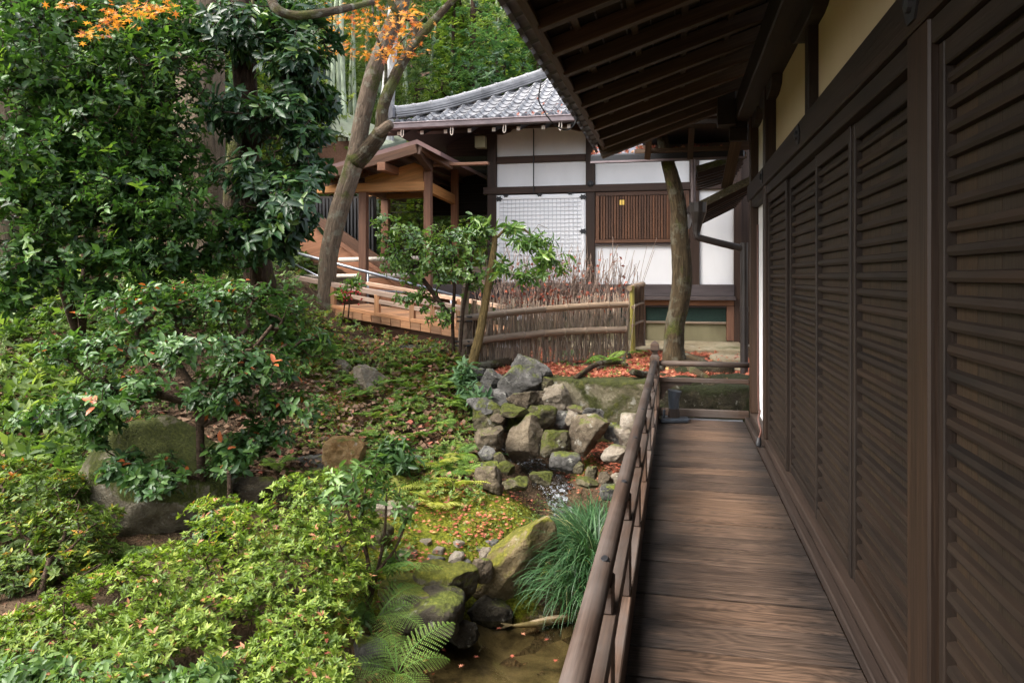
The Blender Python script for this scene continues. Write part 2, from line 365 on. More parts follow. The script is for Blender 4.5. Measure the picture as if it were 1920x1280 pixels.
m.prism([(-.95, YN, zr(-.95) + .16), (1.6, YN, zr(1.6) + .16), (1.6, YN, zr(1.6) + .2), (-.95, YN, zr(-.95) + .2)], (0, 10.28, 0))
m.build('roof_tiles', M['tiledark'], hall)
m = MB(); m.prism([(1.5, YN, zr(1.5) + .1), (6, YN, zr(5.0) + .1), (6, YN, zr(5.0) + .3), (1.5, YN, zr(1.5) + .3)], (0, 10.3, 0)); m.build('roof', M['tiledark'], hall)
m = MB(); m.box(.44, .629, 8.22, 8.42, 3.17, 3.66); m.box(.629, .76, 8.37, 8.42, 3.17, 3.66); m.box(.57, .76, 8.371, 8.44, 3.02, 3.168); m.build('beam_end', M['hall'], hall, bevel=.008)

# ------------------------------------------------------------------ walkway deck and its railing
DX0, DX1, DY1 = -.19, .714, 8.25
deck = empty('walkway_deck', 'worn brown plank deck running along the hall with trodden tone and soft light painted into its paler middle', 'deck', (.26, 3.5, 0))
m = MB(); y = -1.3
while y < DY1 - .06:
    wd = min(rng.uniform(.17, .275), DY1 - y); dz = rng.normal() * .0012
    m.box(DX0 - .02, DX1, y + .006, y + wd - .006, -.04 + dz, dz); y += wd
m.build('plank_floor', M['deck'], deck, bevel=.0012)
m = MB(); m.box(-.185, -.12, -1.3, DY1, -.22, -.045); m.build('edge_beam', M['sill'], deck); m = MB(); m.box(.55, .62, -1.3, DY1, -.22, -.045); m.build('edge_beam', M['sill'], deck)
for yy in (-.9, 1.0, 2.9, 4.8, 6.7, 8.0):
    m = MB(); m.box(-.16, -.04, yy, yy + .12, -1.3, -.221); m.build('stilt', M['sill'], deck)
m = MB(); m.box(-.12, .70, DY1 + .002, DY1 + .03, -.03, .012); m.build('end_strip', M['steel'], deck)

rail = empty('walkway_railing', 'brown wooden railing with round handrail along the outer edge of the walkway', 'railing', (-.22, 3.5, 0))
RX, RZ = -.23, .61
m = MB(); m.tube([(RX, -1.3, RZ), (RX, 8.2, RZ)], .034, 28); m.build('handrail', M['rail'], rail, smooth=True)
m = MB(); m.tube([(RX + .05, 8.27, RZ - .01), (.765, 8.27, RZ - .01)], .030, 24); m.build('handrail', M['rail'], rail, smooth=True)
m = MB(); m.box(RX - .035, RX + .05, -1.3, 8.2, .44, .485); m.build('middle_rail', M['rail'], rail, bevel=.005)
m = MB(); m.box(RX + .05, .765, 8.24, 8.30, .40, .445); m.build('middle_rail', M['rail'], rail, bevel=.005)
m = MB(); m.box(RX - .035, RX + .042, -1.3, 8.2, .004, .155); m.build('bottom_rail', M['rail'], rail, bevel=.005)
m = MB(); m.box(RX + .05, .765, 8.24, 8.30, .03, .11); m.build('bottom_rail', M['rail'], rail, bevel=.005)
for yy in np.arange(.55, 8.0, .92):
    m = MB(); x0, x1 = RX - .03, RX + .036
    m.box(x0, x1, yy - .055, yy + .055, .156, .439); m.prism([(x0, yy - .055, .486), (x0, yy + .055, .486), (x0, yy + .045, .54), (x0, yy + .06, .555), (x0, yy + .06, .578), (x0, yy - .06, .578), (x0, yy - .06, .555), (x0, yy - .045, .54)], (x1 - x0, 0, 0))
    m.build('baluster', M['rail'], rail, bevel=.005)
    m = MB(); c = np.array([RX + .006, yy, RZ + .033])
    a = np.linspace(0, 2 * math.pi, 13)[:-1]
    V = [c + np.array([.018 * math.cos(t), .034 * math.sin(t), -.008]) for t in a] + [c + np.array([.011 * math.cos(t), .026 * math.sin(t), .0015]) for t in a]
    m.add(V, [(i, (i + 1) % 12, 12 + (i + 1) % 12, 12 + i) for i in range(12)] + [tuple(range(12, 24))]); m.build('nail_cap', M['black'], rail)
m = MB(); px, py = -.225, 8.27
m.box(px - .052, px + .052, py - .052, py + .052, -.2, .665)
for z0, z1, r0, r1 in ((.665, .70, .052, .028), (.70, .722, .028, .028), (.722, .742, .028, .048), (.742, .81, .048, .046), (.81, .845, .046, .006)):
    V = [(px + i * r0, py + j * r0, z0) for i, j in ((-1, -1), (1, -1), (1, 1), (-1, 1))] + [(px + i * r1, py + j * r1, z1) for i, j in ((-1, -1), (1, -1), (1, 1), (-1, 1))]
    m.hexa(V, V)
m.build('corner_post', M['rail'], rail, bevel=.005)
p = [(-.17, 8.262, .40), (.18, 8.262, .40), (.15, 8.262, .37), (.10, 8.262, .38), (.06, 8.262, .355), (0, 8.262, .365), (-.05, 8.262, .33), (-.10, 8.262, .30), (-.13, 8.262, .22), (-.17, 8.262, .2)]
m = MB(); m.prism(p, (0, .03, 0)); m.build('corner_brace', M['rail'], rail)

# ------------------------------------------------------------------ small things on the walkway
t = empty('corner_spotlight', 'bluish grey spotlight on a flat dark base in the far corner of the deck', 'spotlight', (-.02, 8.05, 0))
m = MB(); m.prism([(-.16, 7.94, .002), (.13, 8.02, .002), (.15, 8.09, .002), (.12, 8.17, .002), (-.16, 8.19, .002)], (0, 0, .045)); m.build('base', M['greybase'], t, bevel=.012)
m = MB(); m.tube([(-.02, 8.1, .047), (-.02, 8.1, .14)], [.062, .055], 14); m.build('stand', M['sill'], t)
m = MB(); m.tube([(-.02, 8.1, .14), (-.02, 8.1, .24), (-.01, 8.1, .33)], [.052, .058, .075], 14, sub=3); m.tube([(-.12, 8.05, .045), (-.12, 8.05, .13)], .014, 8); m.build('lamp_body', M['greybase'], t)
m = MB(); m.tube([(.70 + .03, 7.06, 2.02), (.731, 7.055, 1.2), (.735, 7.05, .42), (.745, 7.03, .33), (.725, 6.98, .26), (.74, 6.9, .18), (.715, 6.82, .13)], .009, 8, sub=4)
t = tag(m.build('copper_cable', M['cable'], smooth=True), 'thin reddish cable hanging down the shutter edge to a black plug', 'cable')
m = MB(); m.tube([(.715, 6.82, .13), (.71, 6.8, .085), (.705, 6.79, .062)], [.016, .026, .02], 10); m.build('plug', M['black'], t)
m = MB(); m.tube([W(1016, 148, 6.2), W(1010, 185, 6.25), W(1018, 205, 6.3), W(1032, 226, 6.35), W(1050, 241, 6.4), W(1066, 243, 6.5), W(1078, 232, 6.7), W(1082, 215, 7.0)], .006, 6, sub=4)
tag(m.build('loose_wire', M['black']), 'loose black wire looping below the eave edge before the tiled roof', 'wire')

# ------------------------------------------------------------------ drainpipe and the passage roof between the halls
dp = empty('drainpipe', 'dark drainpipe with hopper bending back to the hall corner', 'drainpipe', (.82, 9.3, .3))
zP = 9.3
m = MB(); m.tube([WY(1299, 300, zP), WY(1300, 405, zP)], .028, 12); m.build('upper_pipe', M['gutter'], dp)
m = MB(); h0 = WY(1309, 395, zP); 
m.tube([h0 + (0, 0, .10), h0 + (0, 0, -.02), h0 + (-.01, 0, -.16), h0 + (-.02, 0, -.26)], [.105, .10, .06, .045], 12); m.build('hopper', M['pipe'], dp)
m = MB(); b = WY(1392, 466, zP)
m.tube([h0 + (-.02, 0, -.24), h0 + (-.01, 0, -.31), h0 + (.06, 0, -.345), b], .042, 12, sub=3); m.build('sloping_pipe', M['pipe'], dp)
m = MB(); m.tube([b + (.02, 0, .07), (b[0] + .02, b[1], .28)], .046, 12); m.tube([b + (.02, 0, -.7), b + (.02, 0, -.76)], .052, 12); m.build('lower_pipe', M['pipe'], dp)

pr = empty('passage_roof', 'low roof with moss-edged verge joining the dark hall to the white hall', 'roof', (.6, 10.5, 2.4))
def slab_roof(y0, y1, u0, v0, u1, v1, moss=True, n=7):
    A = WY(u0, v0, y0); B = WY(u1, v1, y0); d = B - A
    m = MB(); m.bar(A, A + d * 1.25, .09, .085, up=(0, 0, 1)); m.build('verge', M['mossrock'] if moss else M['rafter'], pr)
    m = MB(); m.prism([A + (0, .05, -.01), A + d * 1.25 + (0, .05, -.01), A + d * 1.25 + (0, .05, .03), A + (0, .05, .03)], (0, y1 - y0, 0)); m.build('roof_boards', M['soffit'], pr)
    for k in range(n):
        yy = y0 + .2 + k * (y1 - y0) / n; off = np.array([0, yy - y0, -.055])
        m = MB(); m.bar(A + off + d * .03, A + d * 1.2 + off, .06, .085); m.build('rafter', M['farwood'], pr)
    return A, B
A1, B1 = slab_roof(9.5, 12.6, 1303, 389, 1394, 344)
A2, B2 = slab_roof(10.6, 12.7, 1306, 318, 1380, 296, True, 6)
m = MB(); g = A1 + (-.05, 0, -.03); 
m.tube([g + (0, -.05, 0), g + (0, 3.1, 0)], .055, 10); m.build('gutter', M['pipe'], pr)
ew = empty('end_eave', 'dark end eave with a leaf-filled gutter beyond the gable verge', 'eave', (.2, 9.5, 3.0))
Yg = 9.55
gl = WY(1108, 296, Yg); gr = WY(1396, 294, Yg); 
m = MB(); m.box(gl[0], gr[0], Yg - .06, Yg + .06, gl[2] - .075, gl[2] + .035); m.build('gutter', M['black'], ew, bevel=.02)
m = MB(); m.box(gl[0], gr[0], Yg - .07, Yg - .062, gl[2] - .08, gl[2] - .055); m.build('gutter_lip', M['gutter'], ew)
m = MB(); m.prism([(gl[0], Yg + .07, gl[2] + .02), (gl[0], Yg + 1.6, gl[2] + .47), (gl[0], Yg + 1.6, gl[2] + .40), (gl[0], Yg + .07, gl[2] - .05)], (gr[0] - gl[0], 0, 0)); m.build('lower_roof', M['tiledark'], ew)
zt = WY(1250, 268, 9.0)[2]
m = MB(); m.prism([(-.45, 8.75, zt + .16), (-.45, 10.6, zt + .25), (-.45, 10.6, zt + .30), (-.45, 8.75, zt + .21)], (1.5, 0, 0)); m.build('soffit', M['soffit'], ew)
m = MB(); m.box(-.5, 1.0, 9.3, 9.36, zt - .06, zt - .01); m.box(-.5, 1.0, 9.8, 9.86, zt + .03, zt + .12); m.build('purlin', M['rafter'], ew)
for u in (1218, 1298):
    p0 = WY(u, 222 if u > 1250 else 250, 9.0); p1 = WY(u - 4, 296, 9.4); m = MB(); m.bar(p0, p1, .07, .06, up=(0, 1, 0)); m.build('strut', M['rafter'], ew)
p0 = WY(1381, 262, 9.2); p1 = WY(1362, 352, 9.6); m = MB(); m.bar(p0, p1, .13, .06, up=(0, 1, 0)); m.build('strut', M['rafter'], ew)

# ================================================================== the white hall at the end of the garden
YH = 13.3
def X(u): return WY(u, 450, YH)[0]
def Z(v): return WY(1100, v, YH)[2]
wh = empty('white_hall', 'white plastered timber hall with grey tiled roof across the end of the garden', 'building', (X(1100), YH + 1, .35))
def pbox(name, mt, u0, u1, v0, v1, y0, y1, par=wh, bevel=.006, raw=False):
    x0, x1 = (u0, u1) if raw else (X(u0), X(u1))
    m = MB(); m.box(x0, x1, YH + y0, YH + y1, Z(v1), Z(v0)); return m.build(name, mt, par, bevel=bevel)
GZ = .3
for u0, u1, vb in ((915, 932, 535), (1099, 1116, 535), (1293, 1311, 537), (1376, 1390, 640)):
    pbox('post', M['farwood'], u0, u1, 235, vb, -.06, .12)
pbox('tie_beam', M['farwood'], 908, 1400, 347.5, 361, -.085, .1)
pbox('frieze_beam', M['farwood'], 932, 1099, 289, 302, -.045, .1); pbox('frieze_beam', M['farwood'], 1116, 1293, 289, 302, -.045, .1)
for (u0, u1) in ((932, 1099), (1116, 1293)):
    pbox('wall_panel', M['white'], u0, u1, 236, 289, .0, .1); pbox('wall_panel', M['white'], u0, u1, 302, 347.5, .0, .1)
pbox('wall_panel', M['white'], 1116, 1293, 460, 533, .0, .1); pbox('wall_panel', M['white'], 1311, 1376, 361, 533, .0, .1); pbox('wall_panel', M['white'], 1311, 1376, 236, 347.5, .0, .1)
pbox('wall_panel', M['farwood'], 1390, 1500, 236, 640, .05, .1)
for u in (1045, 1180):                               # bracket arms under the eave beam
    pass
for uc in (923, 1107):
    x = X(uc); zt_ = Z(236); m = MB()
    m.prism([(x - .42, YH - .11, zt_ + .13), (x - .42, YH - .11, zt_ + .02), (x - .34, YH - .11, zt_ - .06), (x - .2, YH - .11, zt_ - .1), (x + .2, YH - .11, zt_ - .1), (x + .34, YH - .11, zt_ - .06), (x + .42, YH - .11, zt_ + .02), (x + .42, YH - .11, zt_ + .13)], (0, .22, 0)); m.build('bracket', M['farwood'], wh, bevel=.006)
pbox('eave_beam', M['farwood'], 720, 1500, 222, 236, -.13, .16)
# white lattice screen
sh = pbox('lattice_screen', M['paper'], 931, 1098.5, 363, 531, -.045, .02, bevel=0)
m = MB(); x0, x1, z0, z1 = X(933), X(1096), Z(529), Z(366)
for i in range(21):
    x = x0 + .05 + (x1 - x0 - .1) * i / 20; m.box(x - .006, x + .006, YH - .057, YH - .045, z0 + .05, z1 - .05)
for i in range(21):
    z = z0 + .05 + (z1 - z0 - .1) * i / 20; m.box(x0 + .05, x1 - .05, YH - .060, YH - .0571, z - .006, z + .006)
m.build('lattice', M['gridwhite'], sh)
m = MB()
for (a, b_, c_, d_) in ((x0, x0 + .05, z0, z1), (x1 - .05, x1, z0, z1), (x0 + .05, x1 - .05, z0, z0 + .05), (x0 + .05, x1 - .05, z1 - .05, z1)): m.box(a, b_, YH - .064, YH - .046, c_, d_)
m.build('frame', M['paper'], sh)
for (u, v) in ((937, 370), (1094, 370), (1013, 364), (1070, 362), (950, 364), (1094, 434), (937, 527), (1013, 529), (1091, 525)):
    x, z = X(u), Z(v); m = MB(); r = .075 if v == 434 or u in (1094, 937) else .055
    m.prism([(x + r * (1 if k % 2 == 0 else .62) * math.cos(k * math.pi / 6), YH - .0645, z + .75 * r * (1 if k % 2 == 0 else .62) * math.sin(k * math.pi / 6)) for k in range(12)], (0, -.008, 0)); m.build('metal_fitting', M['black'], sh)
# barred window
bw = pbox('barred_window', M['farwood'], 1117.5, 1292, 363, 452, .02, .08, bevel=0)
m = MB(); x0, x1 = X(1122), X(1290)
nb = 31
for i in range(nb):
    x = x0 + .06 + (x1 - x0 - .12) * i / (nb - 1); m.box(x - .017, x + .017, YH - .045, YH + .018, Z(449), Z(368))
m.build('window_bars', M['brownwood'], bw)
m = MB(); m.box(X(1117.5), X(1292), YH - .06, YH + .019, Z(369), Z(362)); m.box(X(1117.5), X(1124), YH - .058, YH + .019, Z(451), Z(369)); m.box(X(1286), X(1292), YH - .058, YH + .019, Z(451), Z(369)); m.build('frame', M['brownwood'], bw)
m = MB(); m.box(X(1116.5), X(1292.5), YH - .085, YH + .1, Z(456), Z(450)); m.build('window_sill', M['brownwood'], wh); m = MB(); m.box(X(1116.5), X(1292.5), YH - .06, YH + .1, Z(460.5), Z(456.2)); m.build('window_sill', M['greywood'], wh)
for u in (1164, 1169):
    m = MB(); m.box(X(u) - .018, X(u) + .018, YH - .052, YH - .046, Z(386), Z(377)); m.build('brass_plate', M['brass'], bw)
m = MB(); m.tube([(X(1108), YH - .088, Z(346)), (X(1108), YH - .1, Z(346)), (X(1108), YH - .115, Z(346))], [.06, .055, .02], 12); m.build('nail_cover', M['black'], wh)
m = MB(); m.tube([(X(1003), YH - .13, Z(240)), (X(1003), YH - .13, Z(362))], .011, 8); m.build('rod', M['black'], wh)
# threshold, veranda, base
pbox('threshold', M['greywood'], 780, 1376, 533.2, 554, -.10, .05); pbox('veranda_edge', M['greywood'], 780, 1378, 554.2, 561, -.20, .1)
pbox('ground_beam', M['redwood'], 780, 1376, 561.2, 571, -.05, .1)
for u0, u1 in ((1200, 1210), (1362, 1376), (905, 918), (1040, 1050)): pbox('base_post', M['redwood'], u0, u1, 571.2, 634, -.06, .1)
pbox('base_frame', M['greywood'], 1210.5, 1361.5, 571.4, 575, -.04, .08); pbox('base_frame', M['bamboo_old'], 1210.5, 1361.5, 600, 604, -.04, .08)
pbox('vent_net', M['greennet'], 1210.5, 1361.5, 575.1, 599.9, .0, .05, bevel=0); pbox('base_wall', M['earthwall'], 1210.5, 1361.5, 604.1, 640, .0, .07, bevel=0)
pbox('vent_net', M['greennet'], 1050.5, 1199.5, 572, 602, .0, .05, bevel=0); pbox('base_wall', M['earthwall'], 780, 1199.5, 602.1, 640, .02, .07, bevel=0)
# body behind
m = MB(); m.box(X(925), X(1500), YH + .125, YH + 5, .0, Z(236)); m.build('wall', M['white'], wh)
# roof: concave tiled slope, hip to the left
YE, ZE = 12.25, WY(1000, 219, 12.25)[2]
XC = WY(722, 215, YE)[0]
def zroof(d): return .45 * d + .035 * d * d
tw, tl = .227, .215
V = []; Fc = []; n = 0; Ve = []; Fe = []; ne = 0
prof = [(0, .0), (.14, -.022), (.32, -.034), (.5, -.026), (.66, .004), (.78, .034), (.9, .038), (1.0, .0)]
for c in range(0, 27):
    for r in range(0, 26):
        x0 = XC + .05 + c * tw; d0 = r * tl - .02
        if d0 > (x0 - XC) * 1.0 + .02 or d0 > 5.4: continue
        jz = rng.normal() * .003; jx = rng.normal() * .003
        P = []
        for dd, lift in ((0, .012), (tl + .03, -.012)):
            d = d0 + dd
            for (tx, tz) in prof: P.append((x0 + tx * tw * 1.02 + jx, YE + d, ZE + zroof(d) + tz + lift + jz))
        k = len(prof)
        V += P
        Ve += P[:k] + [(p_[0], p_[1] + .003, p_[2] - .034) for p_ in P[:k]]
        for i in range(k - 1): Fc.append((n + i, n + i + 1, n + k + i + 1, n + k + i)); Fe.append((ne + k + i, ne + k + i + 1, ne + i + 1, ne + i))
        n += 2 * k; ne += 2 * k
V = np.array(V); nT = len(Fc); VA = np.vstack([V, np.array(Ve)]); rt = link_mesh('roof_tiles', VA, Fc + [tuple(i + len(V) for i in f) for f in Fe], [M['tile'], M['tiledark']], wh, attrs={'gc': ('FLOAT_VECTOR', VA)})
rt.data.polygons.foreach_set('material_index', np.array([0] * nT + [1] * len(Fe), dtype=np.int32))  # dark lip faces stand in for the shadow line under each tile course
for c in range(0, 27):
    m = MB(); x0 = XC + .05 + c * tw + .83 * tw; m.tube([(x0, YE - .045, ZE + .015), (x0, YE - .03, ZE + .018), (x0, YE + .02, ZE + .02)], [.040, .052, .052], 12); m.tube([(x0, YE - .052, ZE + .015), (x0, YE - .044, ZE + .015)], .02, 8); m.build('eave_end_tile', M['tiledark'], wh)
m = MB()                                            # under-roof body and left face
xr = XC + 6.2
dd = np.linspace(0, 5.4, 7)
for d0, d1 in zip(dd[:-1], dd[1:]):
    z0, z1 = ZE + zroof(d0) - .10, ZE + zroof(d1) - .10
    m.add([(XC + d0, YE + d0, z0), (xr, YE + d0, z0), (xr, YE + d1, z1), (XC + d1, YE + d1, z1)], [(0, 1, 2, 3)])
    m.add([(XC + d0, YE + d0, z0), (XC + d1, YE + d1, z1), (XC + d1, YE + 9 - d1 * .3, z1), (XC + d0, YE + 9, z0)], [(0, 1, 2, 3)])
m.build('roof_base', M['soffit'], wh)
m = MB(); hp = [np.array([XC + d, YE + d, ZE + zroof(d) + .10 + .09 * max(0, 1 - d / .9) ** 2]) for d in np.linspace(.12, 3.6, 15)]
o2 = np.array([.7071, -.7071, 0])
for lay, (hh, ww) in enumerate(((.0, .28), (.042, .24), (.084, .20))):
    for a_, b_ in zip(hp[:-1], hp[1:]): m.bar(a_ + (0, 0, hh - .09), b_ + (0, 0, hh - .09), ww, .022)
for a_, b_ in zip(hp[:-1], hp[1:]): m.bar(a_ + (0, 0, -.045), b_ + (0, 0, -.045), .15, .14)
m.tube([p + np.array([0, 0, .045]) for p in hp], .062, 12)
for p_, q_ in zip(hp[:-1], hp[1:]): m.tube([p_ + (0, 0, .045), p_ + (q_ - p_) * .14 + (0, 0, .045)], .075, 12)
m.build('hip_ridge', M['tile'], wh)
m = MB(); q = hp[0] + (-.02, -.02, .03); m.prism([q + o2 * a_ + np.array([0, 0, b_]) for a_, b_ in ((-.11, -.14), (.11, -.14), (.10, .02), (.06, .08), (0, .11), (-.06, .08), (-.10, .02))], (-.03, -.03, 0)); m.build('ridge_end', M['tiledark'], wh)
m = MB(); m.box(XC - .1, xr, YE - .16, YE - .06, ZE - .13, ZE - .035); m.build('gutter', M['gutter'], wh, bevel=.012)
m = MB(); m.tube([(XC - .1, YE - .16, ZE - .033), (xr, YE - .16, ZE - .033)], .014, 8); m.build('gutter_lip', M['gutter'], wh)
for u in (757, 849, 947, 1051):
    x = WY(u, 245, YE)[0]; m = MB(); zz = ZE - .13
    m.tube([(x, YE - .11, zz), (x - .01, YE - .11, zz - .1), (x + .012, YE - .11, zz - .14), (x + .035, YE - .11, zz - .1), (x + .035, YE - .11, zz)], .009, 6, sub=3); m.build('gutter_hook', M['whitepipe'], wh)
m = MB(); m.box(XC + .0, xr, YE - .05, YE + .0, ZE - .13, ZE - .03); m.build('eave_board', M['farwood'], wh)
for i, x in enumerate(np.arange(XC + .25, xr, .43)):
    m = MB(); m.bar((x, YE + .02, ZE - .18), (x, YH + .3 if x > X(915) else YE + 3.6, ZE - .18 + (.33 * 1.3 if x > X(915) else .36 * 3.6)), .06, .07); r = m.build('rafter', M['farwood'], wh)
    m = MB(); m.box(x - .03, x + .03, YE + .008, YE + .016, ZE - .215, ZE - .15); m.build('rafter_cap', M['whitepipe'], r)
x = X(918); m = MB(); m.box(x - .09, x + .09, YE + .35, YE + .5, ZE - .42, ZE - .22); m.build('beam_end', M['earthwall'], wh)
m = MB(); m.box(XC + .3, X(915), YH + 1.6, YH + 1.7, Z(236) - .2, Z(236) + 1.0); m.build('porch_back', M['soffit'], wh)

tag((lambda: (lambda m: (m.box(X(1085), X(1386), YH - 1.55, YH - .02, GZ - .2, .425), m.build('stone_step', M['slab'], bevel=.015))[1])(MB()))(), 'long sandy stone step below the white hall wall', 'stone step')
m = MB(); m.prism([WZ(1330, 672, .345), WZ(1392, 650, .345), WZ(1398, 700, .345), WZ(1352, 700, .345)], (0, 0, .05)); tag(m.build('paving_slab', M['slab'], bevel=.01), 'pale flat paving slab among red leaves by the hall corner', 'paving slab')
# ================================================================== ground, pond and stream
def P_(u, v, z): return W(u, v, z)
ctrl = [WZ(u, v, zz) for u, v, zz in (
    (950, 1280, -1.08), (880, 1240, -1.05), (1040, 1210, -1.05), (1000, 1165, -1.0), (900, 1190, -1.03), (800, 1275, -1.0), (1060, 1280, -1.1),
    (790, 1085, -.66), (860, 1062, -.62), (700, 1110, -.66), (730, 1200, -.84), (620, 1180, -.74), (420, 1260, -.80), (200, 1260, -.72), (80, 1160, -.52), (0, 1270, -.66), (300, 1100, -.52), (560, 1080, -.55),
    (900, 1000, -.52), (820, 970, -.47), (960, 935, -.48), (760, 1010, -.50), (850, 1040, -.58), (1000, 960, -.58),
    (1050, 930, -.68), (1000, 885, -.55), (950, 852, -.46), (1062, 965, -.82), (1085, 1020, -1.0),
    (1100, 865, -.42), (1150, 835, -.36), (1120, 800, -.28), (1150, 905, -.52), (1170, 960, -.62), (1150, 1050, -.85), (1030, 830, -.38))]
ctrl += [P_(*c) for c in (
    (850, 668, 9.3), (750, 645, 10.0), (640, 610, 10.5), (590, 570, 10.6), (860, 760, 8.5), (868, 840, 7.8), (780, 860, 7.5), (750, 760, 8.4), (660, 700, 9.0), (600, 800, 7.7), (650, 905, 6.7),
    (740, 920, 6.7), (560, 655, 9.1), (450, 600, 9.3), (510, 530, 9.9), (380, 520, 10.0), (250, 540, 9.7), (100, 560, 9.5), (-60, 560, 9.4), (0, 700, 8.1), (100, 800, 7.3), (200, 750, 7.8), (-20, 850, 6.8),
    (50, 950, 6.1), (300, 1000, 6.0), (400, 900, 6.5), (500, 950, 6.3), (150, 1050, 5.4), (375, 450, 11.2), (100, 450, 11.2), (-100, 420, 11.6), (400, 700, 8.4), (300, 640, 8.8))]
ctrl += [np.array(c) for c in ((-4.0, 12.6, .30), (-5.5, 13.5, .35), (-2, 12.5, .30), (-4.2, 16, .3), (0, 16, .3), (-7.5, 14.5, 1.4), (-9, 13, 3.6), (-9, 9, 2.0), (-8, 6, .3), (-6, 4.2, -.4), (-4, 2.5, -.7), (-2, 1.5, -.9), (0, 2, -1.0), (1, 5, -.9), (1.5, 8, -.4), (-1, 4, -1.1), (-9, 17, 4.5), (-6.2, 16.5, .5), (-7.2, 11.2, 2.2), (2, 12, .3), (-3.2, 11.2, .38), (-2.7, 9.9, .40))]
ctrl = np.array(ctrl)
def _tps_k(r2): return np.where(r2 > 1e-12, .5 * r2 * np.log(r2 + 1e-12), 0)
_n = len(ctrl); _A = np.zeros((_n + 3, _n + 3)); _d2 = ((ctrl[:, None, :2] - ctrl[None, :, :2]) ** 2).sum(-1)
_A[:_n, :_n] = _tps_k(_d2) + np.eye(_n) * .03; _A[:_n, _n] = 1; _A[:_n, _n + 1:] = ctrl[:, :2]; _A[_n, :_n] = 1; _A[_n + 1:, :_n] = ctrl[:, :2].T
_w = np.linalg.solve(_A, np.concatenate([ctrl[:, 2], [0, 0, 0]]))
def sstep(a, b, x): t = np.clip((x - a) / (b - a), 0, 1); return t * t * (3 - 2 * t)
def ground(x, y, micro=True):
    x = np.atleast_1d(np.asarray(x, float)); y = np.atleast_1d(np.asarray(y, float))
    cx = np.clip(x, -9, 1.6); cy = np.clip(y, 1.5, 17)
    z = np.empty(len(x))
    for i in range(0, len(x), 20000):
        s = slice(i, i + 20000)
        d2 = (cx[s, None] - ctrl[None, :, 0]) ** 2 + (cy[s, None] - ctrl[None, :, 1]) ** 2
        z[s] = _tps_k(d2) @ _w[:_n] + _w[_n] + _w[_n + 1] * cx[s] + _w[_n + 2] * cy[s]
    tw = sstep(-2.72, -2.42, x) * sstep(8.66, 8.72, y)                 # the terrace held up by the wall
    z = z * (1 - tw) + .345 * tw
    far = np.maximum(np.maximum(-9 - x, x - 1.6), np.maximum(1.5 - y, y - 17)); wf = sstep(0, 5, far)
    zf = .3 + .44 * np.clip(y - 20, 0, 60) + .55 * np.clip(-9 - x, 0, 40) * sstep(2, 9, y) + .1 * np.clip(x - 6, 0, 30) * 0
    z = z * (1 - wf) + zf * wf
    if micro:
        z = z + (.022 * np.sin(x * 7.1 + y * 3.3) * np.sin(y * 6.3 - x * 2.1) + .014 * np.sin(x * 17 + y * 11) * np.sin(y * 19 - x * 5)) * (1 - tw * .6)
    return z
def gz(x, y): return float(ground(x, y)[0])
def hit(u, v, zmin=2.5, zmax=16):
    zs = np.linspace(zmin, zmax, 420); p = CAM + ray(u, v) * zs[:, None]; d = p[:, 2] - ground(p[:, 0], p[:, 1])
    k = np.argmax(d < 0)
    if d[k] >= 0: k = len(zs) - 1
    return CAM + ray(u, v) * zs[k]
def axis_grid(lo, hi, step, outer_lo, outer_hi):
    a = list(np.arange(lo, hi, step)); s = step; x = a[-1]
    while x < outer_hi: s *= 1.28; x += s; a.append(x)
    s = step; x = lo; b = []
    while x > outer_lo: s *= 1.28; x -= s; b.append(x)
    return np.array(b[::-1] + a)
gx = axis_grid(-8.6, 1.0, .075, -600, 600); gy = axis_grid(3.2, 12.2, .075, -300, 800)
GX, GY = np.meshgrid(gx, gy); gzv = ground(GX.ravel(), GY.ravel())
gzv = gzv + .02 * rng.normal(size=len(gzv)) * (np.abs(GX.ravel()) < 9) * .5
nx, ny = len(gx), len(gy); idx = np.arange(nx * ny).reshape(ny, nx)
fq = np.stack([idx[:-1, :-1], idx[:-1, 1:], idx[1:, 1:], idx[1:, :-1]], -1).reshape(-1, 4)
def blob(pts):
    f = np.zeros(nx * ny)
    for (u, v, r, s) in pts:
        c = hit(u, v); f = np.maximum(f, s * np.exp(-((GX.ravel() - c[0]) ** 2 + (GY.ravel() - c[1]) ** 2) / r ** 2))
    return f
moss_f = blob([(880, 1000, .6, 1.25), (960, 940, .5, 1.2), (800, 1000, .5, 1.15), (930, 1010, .4, 1.2), (760, 1060, .5, .9), (850, 950, .4, .8), (700, 960, .5, .5), (1100, 880, .25, .6), (760, 720, .9, .55), (640, 760, .8, .55), (850, 800, .4, .5), (580, 690, .7, .5), (700, 830, .7, .5), (300, 960, .8, .4), (1100, 700, .5, .25), (1350, 665, .5, .5), (500, 1000, .6, .5), (620, 1150, .5, .6)])
g = NT('garden soil'); p = g.pos(); n1 = g.noise(p, 2.2, 8, .7).outputs[0]; n2 = g.noise(p, 26, 5, .7).outputs[0]
vo = g.n('TexVoronoi', {'Vector': p, 'Scale': 34.0}, feature='F1'); 
dirt = g.ramp(n1, [(.3, (.026, .018, .010)), (.5, (.062, .042, .024)), (.7, (.13, .09, .055))])
lit = g.ramp(g.n('SeparateColor', {0: vo.outputs['Color']}).outputs[0], [(.0, (.05, .028, .016)), (.4, (.11, .066, .038)), (.75, (.19, .125, .078)), (1.0, (.20, .085, .05))])
dirt = g.mix(g.val(g.noise(p, 5, 4, .6).outputs[0], .42, .6, 0, .7), dirt, lit)
ms = g.ramp(n2, [(.28, (.03, .040, .005)), (.5, (.105, .118, .010)), (.72, (.21, .20, .018))])
ma = g.math('ADD', g.attr('moss').outputs['Fac'], g.math('MULTIPLY', g.math('SUBTRACT', g.noise(p, 4.5, 6, .7).outputs[0], .5), 1.3))
